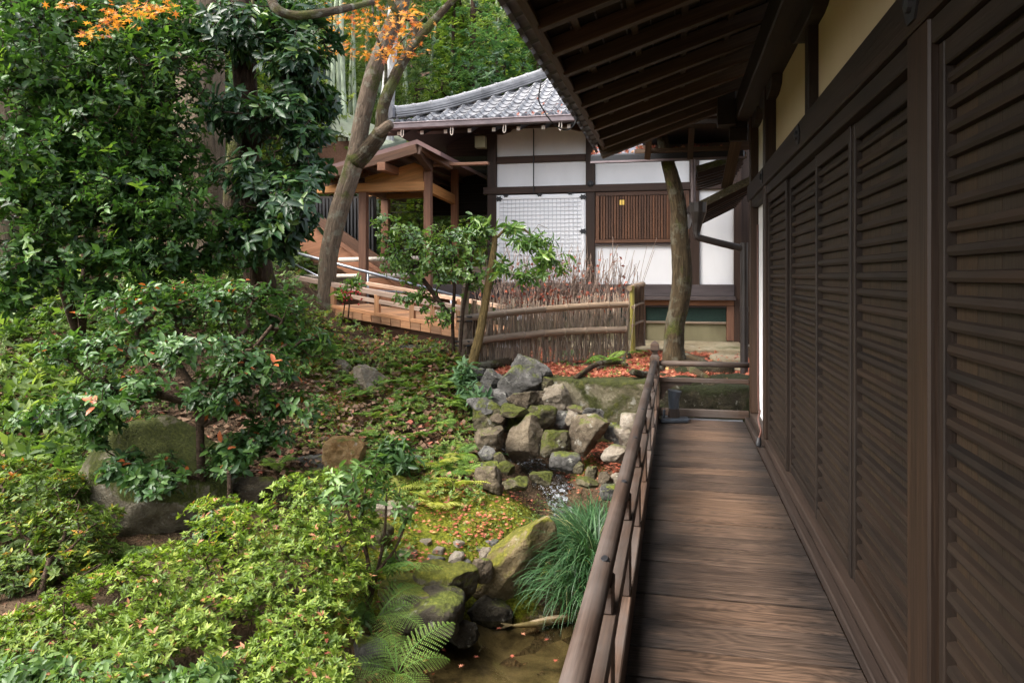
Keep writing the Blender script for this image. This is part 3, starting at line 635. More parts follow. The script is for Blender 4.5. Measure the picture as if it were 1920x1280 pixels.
col = g.mix(g.val(ma, .34, .52), dirt, ms)
hb = g.math('ADD', n2, g.math('MULTIPLY', vo.outputs['Distance'], .8))
M['ground'] = g.done(g.bsdf(col, .95, g.bump(hb, .9, .03), .15))
GV = np.stack([GX.ravel(), GY.ravel(), gzv], 1)
kind(link_mesh('ground', GV, fq, M['ground'], smooth=True, attrs={'moss': ('FLOAT', moss_f)}), 'structure')
# water
t = NT('clear water'); p = t.pos(); nn = t.noise(t.mul(p, (1, 1, 1)), 9, 3, .6).outputs[0]; nn2 = t.noise(p, 2.5, 2).outputs[0]
bm = t.bump(t.math('ADD', nn, nn2), .12, .012); fr = t.n('Fresnel', {'IOR': 1.33, 'Normal': bm})
M['water'] = t.done(t.n('MixShader', {0: fr.outputs[0], 1: t.n('BsdfTransparent', {0: (.80, .80, .66, 1)}).outputs[0], 2: t.n('BsdfGlossy', {'Color': (1, 1, 1, 1), 'Roughness': .03, 'Normal': bm}).outputs[0]}))
t = NT('running water'); p = t.pos(); nn = t.noise(t.mul(p, (1, 1, 1)), 22, 5, .7, .8).outputs[0]
bm = t.bump(nn, .9, .03); fr = t.n('Fresnel', {'IOR': 1.33, 'Normal': bm})
wtr = t.n('MixShader', {0: fr.outputs[0], 1: t.n('BsdfTransparent', {0: (.6, .6, .5, 1)}).outputs[0], 2: t.n('BsdfGlossy', {'Color': (1, 1, 1, 1), 'Roughness': .06, 'Normal': bm}).outputs[0]})
fo = t.math('MULTIPLY', t.attr('foam').outputs['Fac'], t.val(nn, .50, .68, 0, .75))
M['stream'] = t.done(t.n('MixShader', {0: fo, 1: wtr.outputs[0], 2: t.bsdf((.78, .82, .88), .4, bm, .5).outputs[0]}))
t = NT('pond sand'); p = t.pos(); n1 = t.noise(p, 3.2, 7, .7, .6).outputs[0]; n2 = t.noise(p, 70, 3).outputs[0]
c = t.ramp(n1, [(.36, (.035, .025, .014)), (.48, (.10, .072, .038)), (.68, (.18, .13, .072))]); c = t.mix(t.val(n2, .4, .7, 0, .5), c, (.07, .05, .03))
M['sand'] = t.done(t.bsdf(c, .95, t.bump(n2, .5, .006), .1))
PZ = -.93
px = np.linspace(-3.2, .8, 60); py = np.linspace(2.2, 6.7, 60); A_, B_ = np.meshgrid(px, py); ii = np.arange(3600).reshape(60, 60)
pf = np.stack([ii[:-1, :-1], ii[:-1, 1:], ii[1:, 1:], ii[1:, :-1]], -1).reshape(-1, 4)
kind(link_mesh('pond_water', [(-3.2, 2.2, PZ), (.8, 2.2, PZ), (.8, 6.7, PZ), (-3.2, 6.7, PZ)], [(0, 1, 2, 3)], M['water']), 'structure')
zb = ground(A_.ravel(), B_.ravel(), False); sel = np.minimum(zb, -.99) + .016 + .015 * np.sin(A_.ravel() * 5 + B_.ravel() * 3)
kind(link_mesh('pond_bed', np.stack([A_.ravel(), B_.ravel(), np.maximum(sel, -1.12)], 1), pf, M['sand'], smooth=True), 'structure')
sp = [(943, 838, .14, .9), (955, 850, .14, 1), (972, 860, .17, 1.), (995, 873, .19, .85), (1018, 884, .24, .35), (1040, 898, .30, .12), (1048, 916, .28, .25), (1050, 932, .18, 1.0), (1058, 952, .16, 1.), (1066, 976, .15, .9), (1080, 1010, .2, .7), (1090, 1040, .3, .3)]
pts = []
for (u, v, wd, f) in sp: q = hit(u, v); pts.append((q[0], q[1], gz(q[0], q[1]) + .035, wd, f))
pts = np.array(pts); P3, wf = smooth_path(pts[:, :3], pts[:, 3], 6); _, ff = smooth_path(pts[:, :3], pts[:, 4], 6)
V = []; fo = []
for i in range(len(P3)):
    tdir = nrm(P3[min(i + 1, len(P3) - 1)] - P3[max(i - 1, 0)]); sd = nrm(np.cross(tdir, (0, 0, 1)))
    for s in np.linspace(-1, 1, 9): V.append(P3[i] + sd * s * wf[i] + (0, 0, .012 * math.sin(i * 1.3 + s * 5) * (.3 + ff[i]) - .01 * s * s)); fo.append(ff[i] * (1 - .5 * s * s))
ii = np.arange(len(V)).reshape(-1, 9)
kind(link_mesh('stream', V, np.stack([ii[:-1, :-1], ii[:-1, 1:], ii[1:, 1:], ii[1:, :-1]], -1).reshape(-1, 4), M['stream'], smooth=True, attrs={'foam': ('FLOAT', fo)}), 'structure')

# ================================================================== covered corridor, stair, boardwalk to the left of the white hall
YC = 11.9
def cb(mb, u0, u1, v0, v1, y0, y1):
    a_ = WY(u0, v1, y0); b_ = WY(u1, v0, y0); mb.box(a_[0], b_[0], y0, y1, a_[2], b_[2]); return mb
def poly(mb, uv, y, dy): return mb.prism([WY(u, v, y) for u, v in uv], (0, dy, 0))
co = empty('covered_corridor', 'open timber corridor of orange cypress posts with gabled roof', 'building', WY(760, 560, YC))
for u0, u1, v0, v1, y in ((672, 686, 342, 620, YC), (794, 807, 300, 600, YC), (714, 728, 372, 560, YC + 2.2), (845, 857, 300, 560, YC + 2.2), (640, 650, 372, 520, YC + 2.2)):
    cb(MB(), u0, u1, v0, v1, y, y + .13).build('post', M['redwood'], co, bevel=.006)
m = MB(); poly(m, [(684, 333), (777, 305), (793, 312), (793, 342), (684, 352)], YC + .06, .04); poly(m, [(600, 358), (671, 337), (671, 352), (600, 362)], YC + .06, .04); m.build('gable_panel', M['orange'], co)
for q in ([(594, 346), (795, 340), (795, 357), (594, 362)],): m = MB(); poly(m, q, YC - .02, .16); m.build('beam', M['orange'], co, bevel=.006)
m = MB(); cb(m, 688, 793, 361, 373, YC + 2.15, YC + 2.3); m.build('beam', M['orange'], co, bevel=.006)
m = MB(); m.bar(WY(801, 350, YC + .1), WY(849, 374, YC + 2.2), .1, .18); m.build('beam', M['orange'], co, bevel=.006)
m = MB(); m.bar(WY(678, 352, YC + .1), WY(721, 366, YC + 2.2), .1, .16); m.build('beam', M['redwood'], co, bevel=.006)
m = MB(); cb(m, 802, 915, 303, 312, YC + .0, YC + .12); m.build('beam', M['redwood'], co, bevel=.006)
m = MB(); cb(m, 707, 722, 304, 320, YC - .55, YC + .5); m.build('purlin_end', M['redwood'], co, bevel=.006)
AL, AP, AR = WY(585, 336, YC - .5), WY(782, 279, YC - .5), WY(826, 302, YC - .5)
m = MB(); m.bar(AL, AP, .07, .15, up=(0, 0, 1)); m.build('bargeboard', M['brownwood'], co, bevel=.005)
m = MB(); m.bar(AP + (0, .02, 0), WY(806, 312, YC), .12, .2); m.bar(AP + (.03, .05, .02), AR + (0, .6, .0), .1, .12); m.build('hip_beam', M['brownwood'], co, bevel=.005)
m = MB()
for A0, B0 in ((AL, AP), (AR, AP)):
    m.prism([A0 + (0, 0, .08), B0 + (0, 0, .08), B0 + (0, 0, .15), A0 + (0, 0, .15)], (0, 4.2, 0))
m.build('roof_sheet', simple('purplish copper sheet', (.21, .125, .115), .5, .2, 3, .002), co)
m = MB(); poly(m, [(600, 345), (690, 322), (690, 330), (600, 352)], YC - .1, .02)
for k in range(6):
    d_ = (AP - AL) * (k + .5) / 6.5 + AL; 
    m.bar(d_ + (0, .1, -.0), d_ + (0, 4.0, -.0), .06, .08)
m.build('rafters', M['brownwood'], co)
m = MB(); cb(m, 806, 912, 318, 405, YC + 3.2, YC + 3.3); m.build('dark_screen', M['soffit'], co)
m = MB()
for k in range(5): cb(m, 735, 915, 330 + k * 16, 335 + k * 16, YC + 3.1, YC + 3.15)
m.build('slats', M['hall'], co)
m = MB(); cb(m, 868, 911, 500, 516, YC + .9, YC + .95); cb(m, 868, 911, 520, 538, YC + .9, YC + .95); m.build('floor_boards', M['bamboo_old'], co)

st = empty('roofed_stair', 'reddish timber stair flight climbing left behind the leaning trunk', 'stairs', WY(650, 560, 12.7))
m = MB(); m.bar(WY(480, 335, 12.9), WY(812, 566, 12.9), .10, .26); m.build('stringer', M['brownwood'], st, bevel=.006)
m = MB(); poly(m, [(520, 440), (588, 419), (845, 600), (768, 600), (640, 505), (565, 470), (525, 474)], 12.6, .06); m.build('side_panel', M['redwood'], st)
m = MB(); m.bar(WY(588, 421, 12.57), WY(845, 602, 12.57), .05, .07); m.build('side_rail', M['redwood'], st)
m = MB(); poly(m, [(536, 476), (700, 488), (770, 545), (700, 590), (536, 580)], 13.2, .05)
m.build('under_wall', M['brownwood'], st)
m = MB()
for k in range(22): u = 560 + k * 6.5; cb(m, u, u + 3.2, 372, 420 + k * 5.2, 13.3, 13.34)
m.build('dark_bars', M['black'], st)
m = MB(); poly(m, [(555, 368), (705, 368), (705, 500), (640, 470)], 13.45, .03); m.build('back_wall', M['soffit'], st)
m = MB()
for k in range(4): cb(m, 575 + k * 26, 599 + k * 26, 494, 506, 13.05, 13.1); cb(m, 565 + k * 28, 592 + k * 28, 512, 530, 13.05, 13.1)
m.build('side_boards', M['bamboo_old'], st)

rb = empty('rear_building', 'reddish plank building with pale green ribbed roof far behind the trunk', 'building', WY(650, 400, 17))
m = MB(); cb(m, 585, 705, 262, 345, 16.8, 19.0); m.build('wall', M['redwood'], rb)
m = MB(); ra, rbb, rc, rd = WY(622, 246, 16.4), WY(712, 281, 16.4), WY(762, 268, 18.4), WY(640, 216, 18.4); m.prism([ra, rbb, rc, rd], (0, 0, .08))
for k in range(16):
    f = (k + .5) / 16; m.bar(ra + (rd - ra) * f + (0, 0, .1), rbb + (rc - rbb) * f + (0, 0, .1), .03, .05)
m.build('roof', M['copper'], rb)

bw_ = empty('boardwalk', 'new pale timber boardwalk ramp with low rails descending past the slope', 'boardwalk', WY(740, 610, 10.4))
A0, B0 = W(596, 574, 11.0), W(868, 621, 9.75); ln = nrm(B0 - A0); L0 = np.linalg.norm(B0 - A0); bk = nrm(np.cross((0, 0, 1), ln)); bk = bk if bk[1] > 0 else -bk
m = MB(); q = 0
while q < L0:
    wd = .172; p0 = A0 + ln * q; m.prism([p0, p0 + ln * (wd - .012), p0 + ln * (wd - .012) - (0, 0, .095), p0 - np.array([0, 0, .095])], bk * 1.15); q += wd
m.build('planks', M['plank'], bw_)
m = MB(); m.bar(A0 + (0, 0, .028) + bk * .06, B0 + (0, 0, .028) + bk * .06, .10, .05); m.build('curb', M['plank'], bw_, bevel=.004)
m = MB(); m.bar(A0 - (0, 0, .19) + bk * .14, B0 - (0, 0, .19) + bk * .14, .1, .16); m.build('beam', M['brownwood'], bw_)
for dy, nm in ((.05, 'handrail'),):
    a2, b2 = A0 + bk * dy, B0 + bk * dy; e2 = ln * 1.0
    m = MB(); m.bar(a2 - e2 * .55 + (0, 0, .37), b2 + (0, 0, .29), .07, .075); m.build('handrail', M['pinkrail'], bw_, bevel=.006)
    m = MB(); m.bar(a2 + e2 * .2 + (0, 0, .225), b2 + (0, 0, .18), .05, .06); m.build('lower_rail', M['pinkrail'], bw_, bevel=.006)
    for f in (.10, .425, .665, .80, .965):
        p0 = a2 + (b2 - a2) * f; m = MB(); m.bar(p0 + (0, 0, .0), p0 + (0, 0, .33 - .06 * f), .075, .075); m.build('post', M['plank'], bw_, bevel=.005)
m = MB(); m.bar(A0 + bk * 1.1 + (0, 0, .33), B0 + bk * 1.1 + (0, 0, .28), .06, .06); m.build('far_rail', M['pinkrail'], bw_, bevel=.006)
for f in (.36, .70): p0 = A0 + bk * 1.1 + (B0 - A0) * f; m = MB(); m.bar(p0, p0 + (0, 0, .3), .07, .07); m.build('post', M['plank'], bw_, bevel=.005)
m = MB()
for k in range(9): cb(m, 752 + k * 9.5, 760.5 + k * 9.5, 571 + k * .6, 606, 12.0, 12.04)
tag(m.build('board_screen', M['redwood']), 'low screen of upright reddish boards behind the boardwalk rails', 'screen')
hr = empty('steel_handrail', 'dark steel pipe handrail descending behind the leaning trunk', 'handrail', WY(700, 520, 11.6))
m = MB(); m.tube([WY(488, 456, 11.6), WY(700, 513, 11.6), WY(878, 561, 11.6)], .026, 10); m.build('pipe', M['steel'], hr, smooth=True)
m = MB(); m.tube([WY(530, 484, 11.6), WY(640, 540, 11.7), WY(880, 556, 11.7)], .016, 8); m.build('pipe', M['steel'], hr, smooth=True)
for u, v in ((528, 467), (690, 511), (846, 553)): m = MB(); m.tube([WY(u, v, 11.6), WY(u, v + 62, 11.6)], .02, 8); m.build('post', M['steel'], hr, smooth=True)
for (u0, v0, u1, v1, lb) in ((560, 519, 778, 516, 'lower pale bamboo pole rail behind the leaning trunk'), (636, 487, 790, 484, 'upper pale bamboo pole rail behind the leaning trunk')):
    m = MB(); m.tube([WY(u0, v0, 12.2), WY(u1, v1, 12.2)], .042, 10); tag(m.build('bamboo_pole', M['whitepipe'], smooth=True), lb, 'pole')

# ================================================================== brushwood fence, retaining wall
def bamboo(mb, p0, p1, r, node=.27):
    p0, p1 = np.asarray(p0), np.asarray(p1); L = np.linalg.norm(p1 - p0); n = max(2, int(L / node)); pts = []; rr = []
    for i in range(n):
        for f, k in ((0.0, 1.10), (.06, .97), (.5, .95), (.94, .97)): pts.append(p0 + (p1 - p0) * (i + f) / n); rr.append(r * k)
    pts.append(p1); rr.append(r * 1.08); pts = np.array(pts); 
    pts[:, 2] += .012 * np.sin(np.linspace(0, 3.1, len(pts)))
    mb.tube(pts, rr, 12)
fe = empty('brushwood_fence', 'brushwood fence with two heavy bamboo rails beside the slope', 'fence', W(1020, 680, 9.9))
FA, FB = (868, 690, 9.5), (1173, 664, 10.6)
def fz(u): return 9.5 + (u - 868) / 305 * 1.1
for (u0, v0, u1, v1, r, vm) in ((866, 598, 1176, 571, .047, 580), (864, 644, 1172, 618, .050, 625)):
    m = MB(); a_, c_, b_ = W(u0, v0, fz(u0) - .09), W((u0 + u1) / 2, vm, fz(1020) - .09), W(u1, v1, fz(u1) - .09); 
    bamboo(m, a_, c_, r); bamboo(m, c_, b_, r * .98); m.build('bamboo_rail', M['bamboo_old'], fe, smooth=False)
def twigs(mb, n, f0, r0=.0035, k=3):
    for _ in range(n):
        p, q, bend = f0(); mid = (p + q) / 2 + bend; mb.tube([p, mid, q], [r0 * rng.uniform(.7, 1.5)] * 3, k, caps=False)
def ftw():
    u = rng.uniform(872, 1178); z_ = fz(u) + rng.uniform(-.03, .05); vb = 690 - (u - 868) / 305 * 26; vt = rng.uniform(560, 612) - (u - 868) / 305 * 14
    p = W(u, vb + 8, z_); q = W(u + rng.normal() * 9, vt, z_ + rng.normal() * .03); return p, q, rng.normal(size=3) * .02
m = MB(); twigs(m, 600, ftw, .0044); m.build('brushwood', M['brush'], fe)
m = MB(); bamboo(m, W(861, 700, 9.42), W(874, 541, 9.5), .055, .5); m.build('fence_post', M['bamboo_old'], fe)
m = MB(); bamboo(m, W(878, 690, 9.6), W(890, 600, 9.6), .065, .5); m.build('fence_post', M['bark_dark'], fe)
m = MB(); bamboo(m, W(887, 600, 9.55), W(890, 563, 9.55), .028, .3); m.build('fence_post', M['bamboo_old'], fe)
m = MB()
for u, v in ((867, 600), (862, 646)):
    for dv in (-6, 2): c = W(u + 4, v + dv, 9.40); m.tube([c + RT * .10, c - RT * .10], .012, 6)
m.build('lashing', M['black'], fe)
gp = empty('brushwood_end_panel', 'narrow brushwood panel with yellow bamboo post at the fence end', 'fence', W(1196, 660, 10.9))
m = MB(); bamboo(m, W(1187, 658, 10.8), W(1185, 536, 10.8), .036, .6); m.build('bamboo_post', M['bamboo_new'], gp)
m = MB(); bamboo(m, W(1206, 648, 11.4), W(1204, 538, 11.4), .034, .6); m.build('bamboo_post', M['bamboo_old'], gp)
m = MB(); bamboo(m, W(1180, 541, 10.75), W(1206, 533, 11.4), .036, .4); m.build('top_pole', M['bamboo_old'], gp)
for v in (572, 606): m = MB(); bamboo(m, W(1186, v + 4, 10.75), W(1205, v - 4, 11.35), .022, .4); m.build('cross_rail', M['bamboo_old'], gp)
def gtw():
    f = rng.random(); u = 1187 + 18 * f; z_ = 10.85 + .55 * f; return W(u, 652 - 4 * f, z_), W(u + rng.normal() * 2, 540 - 3 * f + rng.normal() * 4, z_), rng.normal(size=3) * .012
m = MB(); twigs(m, 190, gtw, .0055); m.build('brushwood', M['brush'], gp)

from mathutils import noise as mn
def rough_block(name, mt, x0, x1, y0, y1, z0, z1, step=.06, amp=.03, parent=None, seed=0):
    """a box-like lump with worn faces"""
    n = [max(2, int((b - a_) / step)) for a_, b in ((x0, x1), (y0, y1), (z0, z1))]
    V = {}; Fc = []
    def vid(i, j, k):
        key = (i, j, k)
        if key not in V:
            p = np.array([x0 + (x1 - x0) * i / n[0], y0 + (y1 - y0) * j / n[1], z0 + (z1 - z0) * k / n[2]])
            d = mn.noise_vector(Vector(p * 2.2 + seed)); d2 = mn.noise_vector(Vector(p * 7 + seed)); edge = sum([i in (0, n[0]), j in (0, n[1]), k in (0, n[2])])
            c = np.array([(x0 + x1) / 2, (y0 + y1) / 2, (z0 + z1) / 2]); inn = nrm(c - p) * (.35 * amp * (edge - 1) * 2)
            V[key] = (len(V), p + np.array(d) * amp + np.array(d2) * amp * .5 + inn)
        return V[key][0]
    for a_ in range(3):
        b, c = [q for q in range(3) if q != a_]
        for s in (0, n[a_]):
            for i in range(n[b]):
                for j in range(n[c]):
                    def k_(ii, jj): t = [0, 0, 0]; t[a_] = s; t[b] = ii; t[c] = jj; return vid(*t)
                    f = [k_(i, j), k_(i + 1, j), k_(i + 1, j + 1), k_(i, j + 1)]
                    if (s == 0) == (a_ != 1): f = f[::-1]
                    Fc.append(f)
    vs = [v[1] for v in sorted(V.values(), key=lambda t: t[0])]
    return link_mesh(name, vs, Fc, mt, parent, smooth=True)
tag(rough_block('retaining_wall', M['concrete'], -1.52, -.30, 8.48, 8.86, -.5, .365, .05, .022), 'mossy concrete retaining wall below the leaf-strewn terrace', 'wall')
tag(rough_block('retaining_wall', M['mossdark'], -.29, .95, 8.52, 8.86, -.5, .335, .05, .05, seed=4), 'dark mossy stone wall face seen through the end railing', 'wall')
# ================================================================== rocks
import bmesh
def _ico(s):
    b = bmesh.new(); bmesh.ops.create_icosphere(b, subdivisions=s, radius=1); v = np.array([q.co[:] for q in b.verts]); f = np.array([[q.index for q in t.verts] for t in b.faces]); b.free(); return v, f
ICO = _ico(5); ICO4 = _ico(4)
def stone(center, rad, mt, seed, box=.3, cuts=7, tilt=(0, 0, 0), rough=1.0, lo=False):
    V, Fc = ICO4 if lo else ICO; V = V.copy(); r = np.random.default_rng(seed)
    pw = 2 + box * 5; V = V / (np.abs(V) ** pw).sum(1)[:, None] ** (1 / pw)
    for _ in range(cuts):
        n = nrm(r.normal(size=3)); d = r.uniform(.62, .92); e_ = V @ n - d; V = V - np.maximum(e_, 0)[:, None] * n * .97
    V *= np.asarray(rad)
    o = r.random(3) * 50; S = float(np.mean(rad))
    for i in range(len(V)):
        p = Vector(V[i] / S + o); h = mn.noise(p * 1.3) * .11 + mn.noise(p * 3.1) * .075 + mn.noise(p * 7) * .035 + mn.noise(p * 15) * .016 + abs(mn.noise(p * 2.1 + Vector((9, 9, 9)))) * -.06
        V[i] += nrm(V[i]) * h * S * rough
    from mathutils import Euler
    Rm = np.array(Euler(tilt).to_matrix()); V = V @ Rm.T + center
    return V, Fc.copy()
def rk(u, v, wpx, hpx, z, mt, label, box=.3, cuts=7, tilt=(0, 0, 0), dep=.85, name='rock', cat='rock', group='stones around the stream', seed=None, rough=1.0, lo=False):
    if not isinstance(z, np.ndarray) and 7.5 < z < 9: wpx *= 1.14; hpx *= 1.14; cuts += 5; box = min(box + .12, .95)
    c = W(u, v, z) if not isinstance(z, np.ndarray) else z
    zz = np.dot(c - CAM, FW); s = zz / F / 2
    rad = (wpx * s, wpx * s * dep, hpx * s); V, Fc = stone(c, rad, M[mt], int(u * 7 + v) if seed is None else seed, box, cuts, tilt, rough, lo)
    return tag(link_mesh(name, V, Fc, M[mt], smooth=True), label, cat, group)
def on_ground(u, vb, up=0): return hit(u, vb)
T = R_
# rock pile left of the wall
rk(885, 701, 44, 30, 8.9, 'greyrock', 'flat bluish grey stone at the left top of the rock pile', .5)
rk(925, 714, 46, 42, 8.75, 'greyrock', 'rounded grey stone next to the flat one atop the rock pile')
rk(984, 714, 86, 68, 8.65, 'greyrock', 'largest angular dark grey rock in the middle of the pile', .45, 9, (0, T(-12), 0))
rk(1003, 693, 74, 40, 8.75, 'greyrock', 'slanting grey slab lying over the largest angular rock', .5, 8, (0, T(28), 0), .6)
rk(1028, 722, 22, 28, 8.5, 'mossrock', 'small mossy yellow green stone at the end of the concrete wall')
rk(982, 751, 52, 42, 8.42, 'brownrock', 'boxy brown stone beneath the largest angular rock', .7, 5)
rk(1044, 747, 48, 48, 8.38, 'palerock', 'round pale grey stone leaning on the concrete wall')
rk(1015, 752, 26, 34, 8.4, 'brownrock', 'narrow brown stone wedged between boxy and round stones')
rk(938, 747, 46, 44, 8.5, 'greyrock', 'purplish grey stone left of the boxy brown stone')
rk(905, 737, 40, 36, 8.55, 'greyrock', 'half hidden grey stone under the flat bluish one')
rk(1017, 785, 54, 46, 8.2, 'mossrock', 'square mossy block right of the cave mouth', .8, 5)
rk(1052, 787, 36, 42, 8.25, 'greyrock', 'dark grey stone behind the pointed boulder')
rk(912, 788, 52, 58, 8.15, 'mossrock', 'dark mossy block forming the left side of the cave', .8, 5)
rk(908, 762, 56, 32, 8.2, 'greyrock', 'flat grey stone lying on the dark mossy block', .5)
rk(962, 771, 56, 24, 8.0, 'mossrock', 'moss topped capstone roofing the dark cave', .5)
rk(936, 785, 30, 20, 8.0, 'brownrock', 'little brown stone beside the cave capstone')
rk(986, 822, 64, 82, 7.85, 'brownrock', 'big rounded brown boulder right of the dark cave', .15, 4)
rk(952, 815, 60, 84, 8.75, 'darkrock', 'black wet rock inside the cave mouth')
rk(1100, 810, 72, 74, 7.75, 'brownrock', 'pointed triangular brown boulder below the concrete wall', .1, 9, (0, T(20), 0))
rk(1042, 832, 48, 42, 7.7, 'mossrock', 'stump-like stone with bright moss between the two boulders', .75, 4)
rk(1074, 787, 26, 36, 8.0, 'palerock', 'slim tan stone between the grey stone and pointed boulder')
rk(1080, 768, 34, 18, 8.25, 'brownrock', 'small flat brown stone on the leaves below the wall')
rk(1112, 782, 40, 40, 8.1, 'greyrock', 'grey stone tucked behind the pointed boulder', .3)
rk(917, 826, 54, 52, 7.6, 'brownrock', 'rough round brown stone left of the spring')
rk(911, 852, 38, 30, 7.35, 'greyrock', 'smooth grey cobble under the rough round brown stone')
rk(938, 860, 26, 24, 7.3, 'mossrock', 'tiny mossy ball of stone left of the running water')
rk(922, 873, 42, 24, 7.15, 'greyrock', 'flat purplish cobble in front of the smooth grey cobble', .4)
rk(950, 877, 30, 26, 7.1, 'mossrock', 'wet olive stone at the edge of the running water')
rk(919, 901, 56, 56, 6.9, 'brownrock', 'squat boulder with mossy face beside the yellow ferns', .5, 6)
rk(966, 908, 52, 28, 6.75, 'mossrock', 'low moss covered stone in the middle of the bank')
rk(1013, 895, 52, 24, 6.95, 'mossrock', 'flat stone with moss rim in the middle of the stream', .4)
rk(1060, 866, 60, 36, 7.15, 'greyrock', 'flat oval grey stone standing in the stream', .3, 6, (0, 0, 0), .7)
rk(1152, 850, 52, 30, 7.2, 'palerock', 'smooth pale stone alone on the red leaves', .3, 6)
rk(1087, 876, 26, 24, 7.05, 'mossrock', 'left one of two bright moss cushions by the stream'); rk(1110, 886, 26, 24, 6.95, 'mossrock', 'right one of two bright moss cushions by the stream')
rk(1100, 905, 46, 20, 6.75, 'mossrock', 'mossy low rock above the grass clump')
rk(1137, 900, 30, 30, 6.75, 'brownrock', 'brownish upright stone near the railing', .3); rk(1142, 922, 34, 30, 6.5, 'greyrock', 'light grey stone touching the grass tips by the railing'); rk(1160, 905, 34, 34, 6.75, 'palerock', 'tan stone half hidden behind the railing')
rk(1178, 822, 50, 44, 7.7, 'palerock', 'pale rounded stone carrying a cut block'); rk(1186, 790, 40, 26, 7.75, 'palerock', 'squared sandstone block set on the pale rounded stone', .95, 2, rough=.4); rk(1150, 812, 34, 34, 7.8, 'greyrock', 'dark grey stone left of the pale rounded stone')
# bank in front
rk(966, 1052, 215, 105, 5.6, 'slabrock', 'long leaning mossy slab that points into the pond', .55, 8, (T(14), T(-56), T(0)), .42, seed=31)
rk(842, 1090, 120, 74, 5.30, 'bankrock', 'mossy boulder at the pond edge behind the fern', .8, 6, seed=12)
rk(775, 1108, 125, 50, 5.15, 'bankrock', 'flat topped brown rock above the fern', .85, 6)
rk(795, 1142, 150, 66, 4.98, 'darkrock', 'dark wet ledge rock dropping into the pond', .6, 7)
rk(905, 1068, 40, 46, 5.4, 'brownrock', 'rusty stone between mossy boulder and leaning slab'); rk(912, 1044, 26, 34, 5.6, 'palerock', 'small upright pale pebble by the leaning slab')
rk(858, 1180, 80, 50, 5.05, 'darkrock', 'submerged brown stone under the dark ledge'); rk(915, 1140, 100, 60, 5.5, 'darkrock', 'submerged dark rock at the foot of the leaning slab')
for i, (u, v, w_, h_, lb) in enumerate(((800, 1012, 26, 20, 'small grey pebble near the top of the pebble patch'), (818, 1042, 34, 20, 'flat light pebble at left of the pebble patch'), (853, 1040, 36, 26, 'largest light grey pebble in the mossy bank'), (872, 1052, 28, 22, 'grey pebble just right of the largest one'), (860, 1016, 24, 16, 'dull pebble above the largest one'), (922, 1012, 28, 18, 'pale pebble next to the leaning slab top'), (822, 1026, 24, 16, 'little pebble between moss and red leaves'), (795, 1056, 32, 22, 'brown pebble at the rim of the mossy bank'), (760, 1035, 44, 18, 'long flat pebble under the bare shrub'), (900, 1028, 22, 16, 'round pebble at right of the pebble patch'))):
    p = hit(u, v + h_ * .3); rk(u, v, w_, h_, p, 'greyrock' if i % 2 else 'palerock', lb, .35, 5, name='pebble', cat='pebble', group='pebbles in the mossy bank', lo=True)
# slope
p = hit(270, 1020); rk(262, 905, 285, 280, p + FW * .5 - RT * .05 + np.array([0, 0, .24]), 'bigrock', 'huge mossy boulder behind the azaleas', .15, 15, (0, T(8), T(20)), .8, name='boulder', cat='boulder', seed=14, rough=.85)
p = hit(645, 880); rk(642, 852, 74, 72, p + np.array([0, 0, .11]), 'ochrerock', 'ochre orange rock standing on the slope', .6, 6, (0, T(10), 0))
p = hit(590, 865); rk(588, 858, 66, 26, p, 'greyrock', 'flat grey rock left of the ochre one', .5)
p = hit(690, 720); rk(692, 700, 74, 52, p, 'palerock', 'pale brown rock high on the fern slope', .4, 7, (0, T(30), 0))
p = hit(640, 690); rk(640, 680, 44, 34, p, 'palerock', 'small light rock above the pale brown one')
p = hit(740, 960); rk(742, 945, 80, 40, p, 'palerock', 'pale flat rock under the ferns near the bare shrub', .4)
p = hit(30, 970); rk(32, 955, 44, 46, p, 'palerock', 'whitish rock at the far left behind the azalea'); p = hit(470, 930); rk(500, 900, 90, 70, p, 'brownrock', 'brown rock right of the thin trunk foot', .4)
p = hit(760, 655); rk(752, 641, 50, 16, p, 'greyrock', 'dark flat stone below the boardwalk', .4); p = hit(815, 655); rk(815, 648, 50, 14, p, 'palerock', 'pale flat stone below the boardwalk', .4)
p = hit(700, 1010); rk(712, 985, 70, 60, p, 'mossrock', 'mossy stone under the bare shrub')
p = hit(735, 1160); rk(725, 1140, 50, 60, p, 'greyrock', 'grey stone at the foot of the bare shrub'); p = hit(690, 1230); rk(700, 1215, 70, 60, p, 'greyrock', 'low grey stone beside the pond fern')
# terrace
for (u, v, w_, h_, z_, mt, lb) in ((1282, 722, 110, 40, 8.62, 'mossdark', 'dark mossy curb stone behind the end railing'), (1360, 722, 90, 36, 8.6, 'mossdark', 'mossy curb stone close to the hall corner')):
    rk(u, v, w_, h_, z_, mt, lb, .8, 4, dep=.5)
rk(1320, 694, 110, 36, 9.2, 'mossdark', 'flat mossy root stone beside the curved trunk', .6, 5, dep=.6)
for (pts_, r0, lb) in (([(1080, 704), (1120, 690), (1160, 683), (1175, 690)], .030, 'long mossy root crossing the red leaves'), ([(1120, 688), (1150, 680), (1180, 668)], .036, 'short thick log under the terrace fern'), ([(1185, 705), (1215, 700), (1240, 692)], .04, 'curved root next to the corner post'), ([(880, 690), (930, 684), (985, 676)], .05, 'dark pole lying at the foot of the brushwood fence')):
    pp = [WZ(u, v, .40) for u, v in pts_]; m = MB(); m.tube([q + np.array([0, 0, .03 * rng.normal()]) for q in pp], [r0, r0 * 1.1, r0, r0 * .7][:len(pp)], 10, sub=4, rough=.25); tag(m.build('root', M['bark_mossy'], smooth=True), lb, 'root')
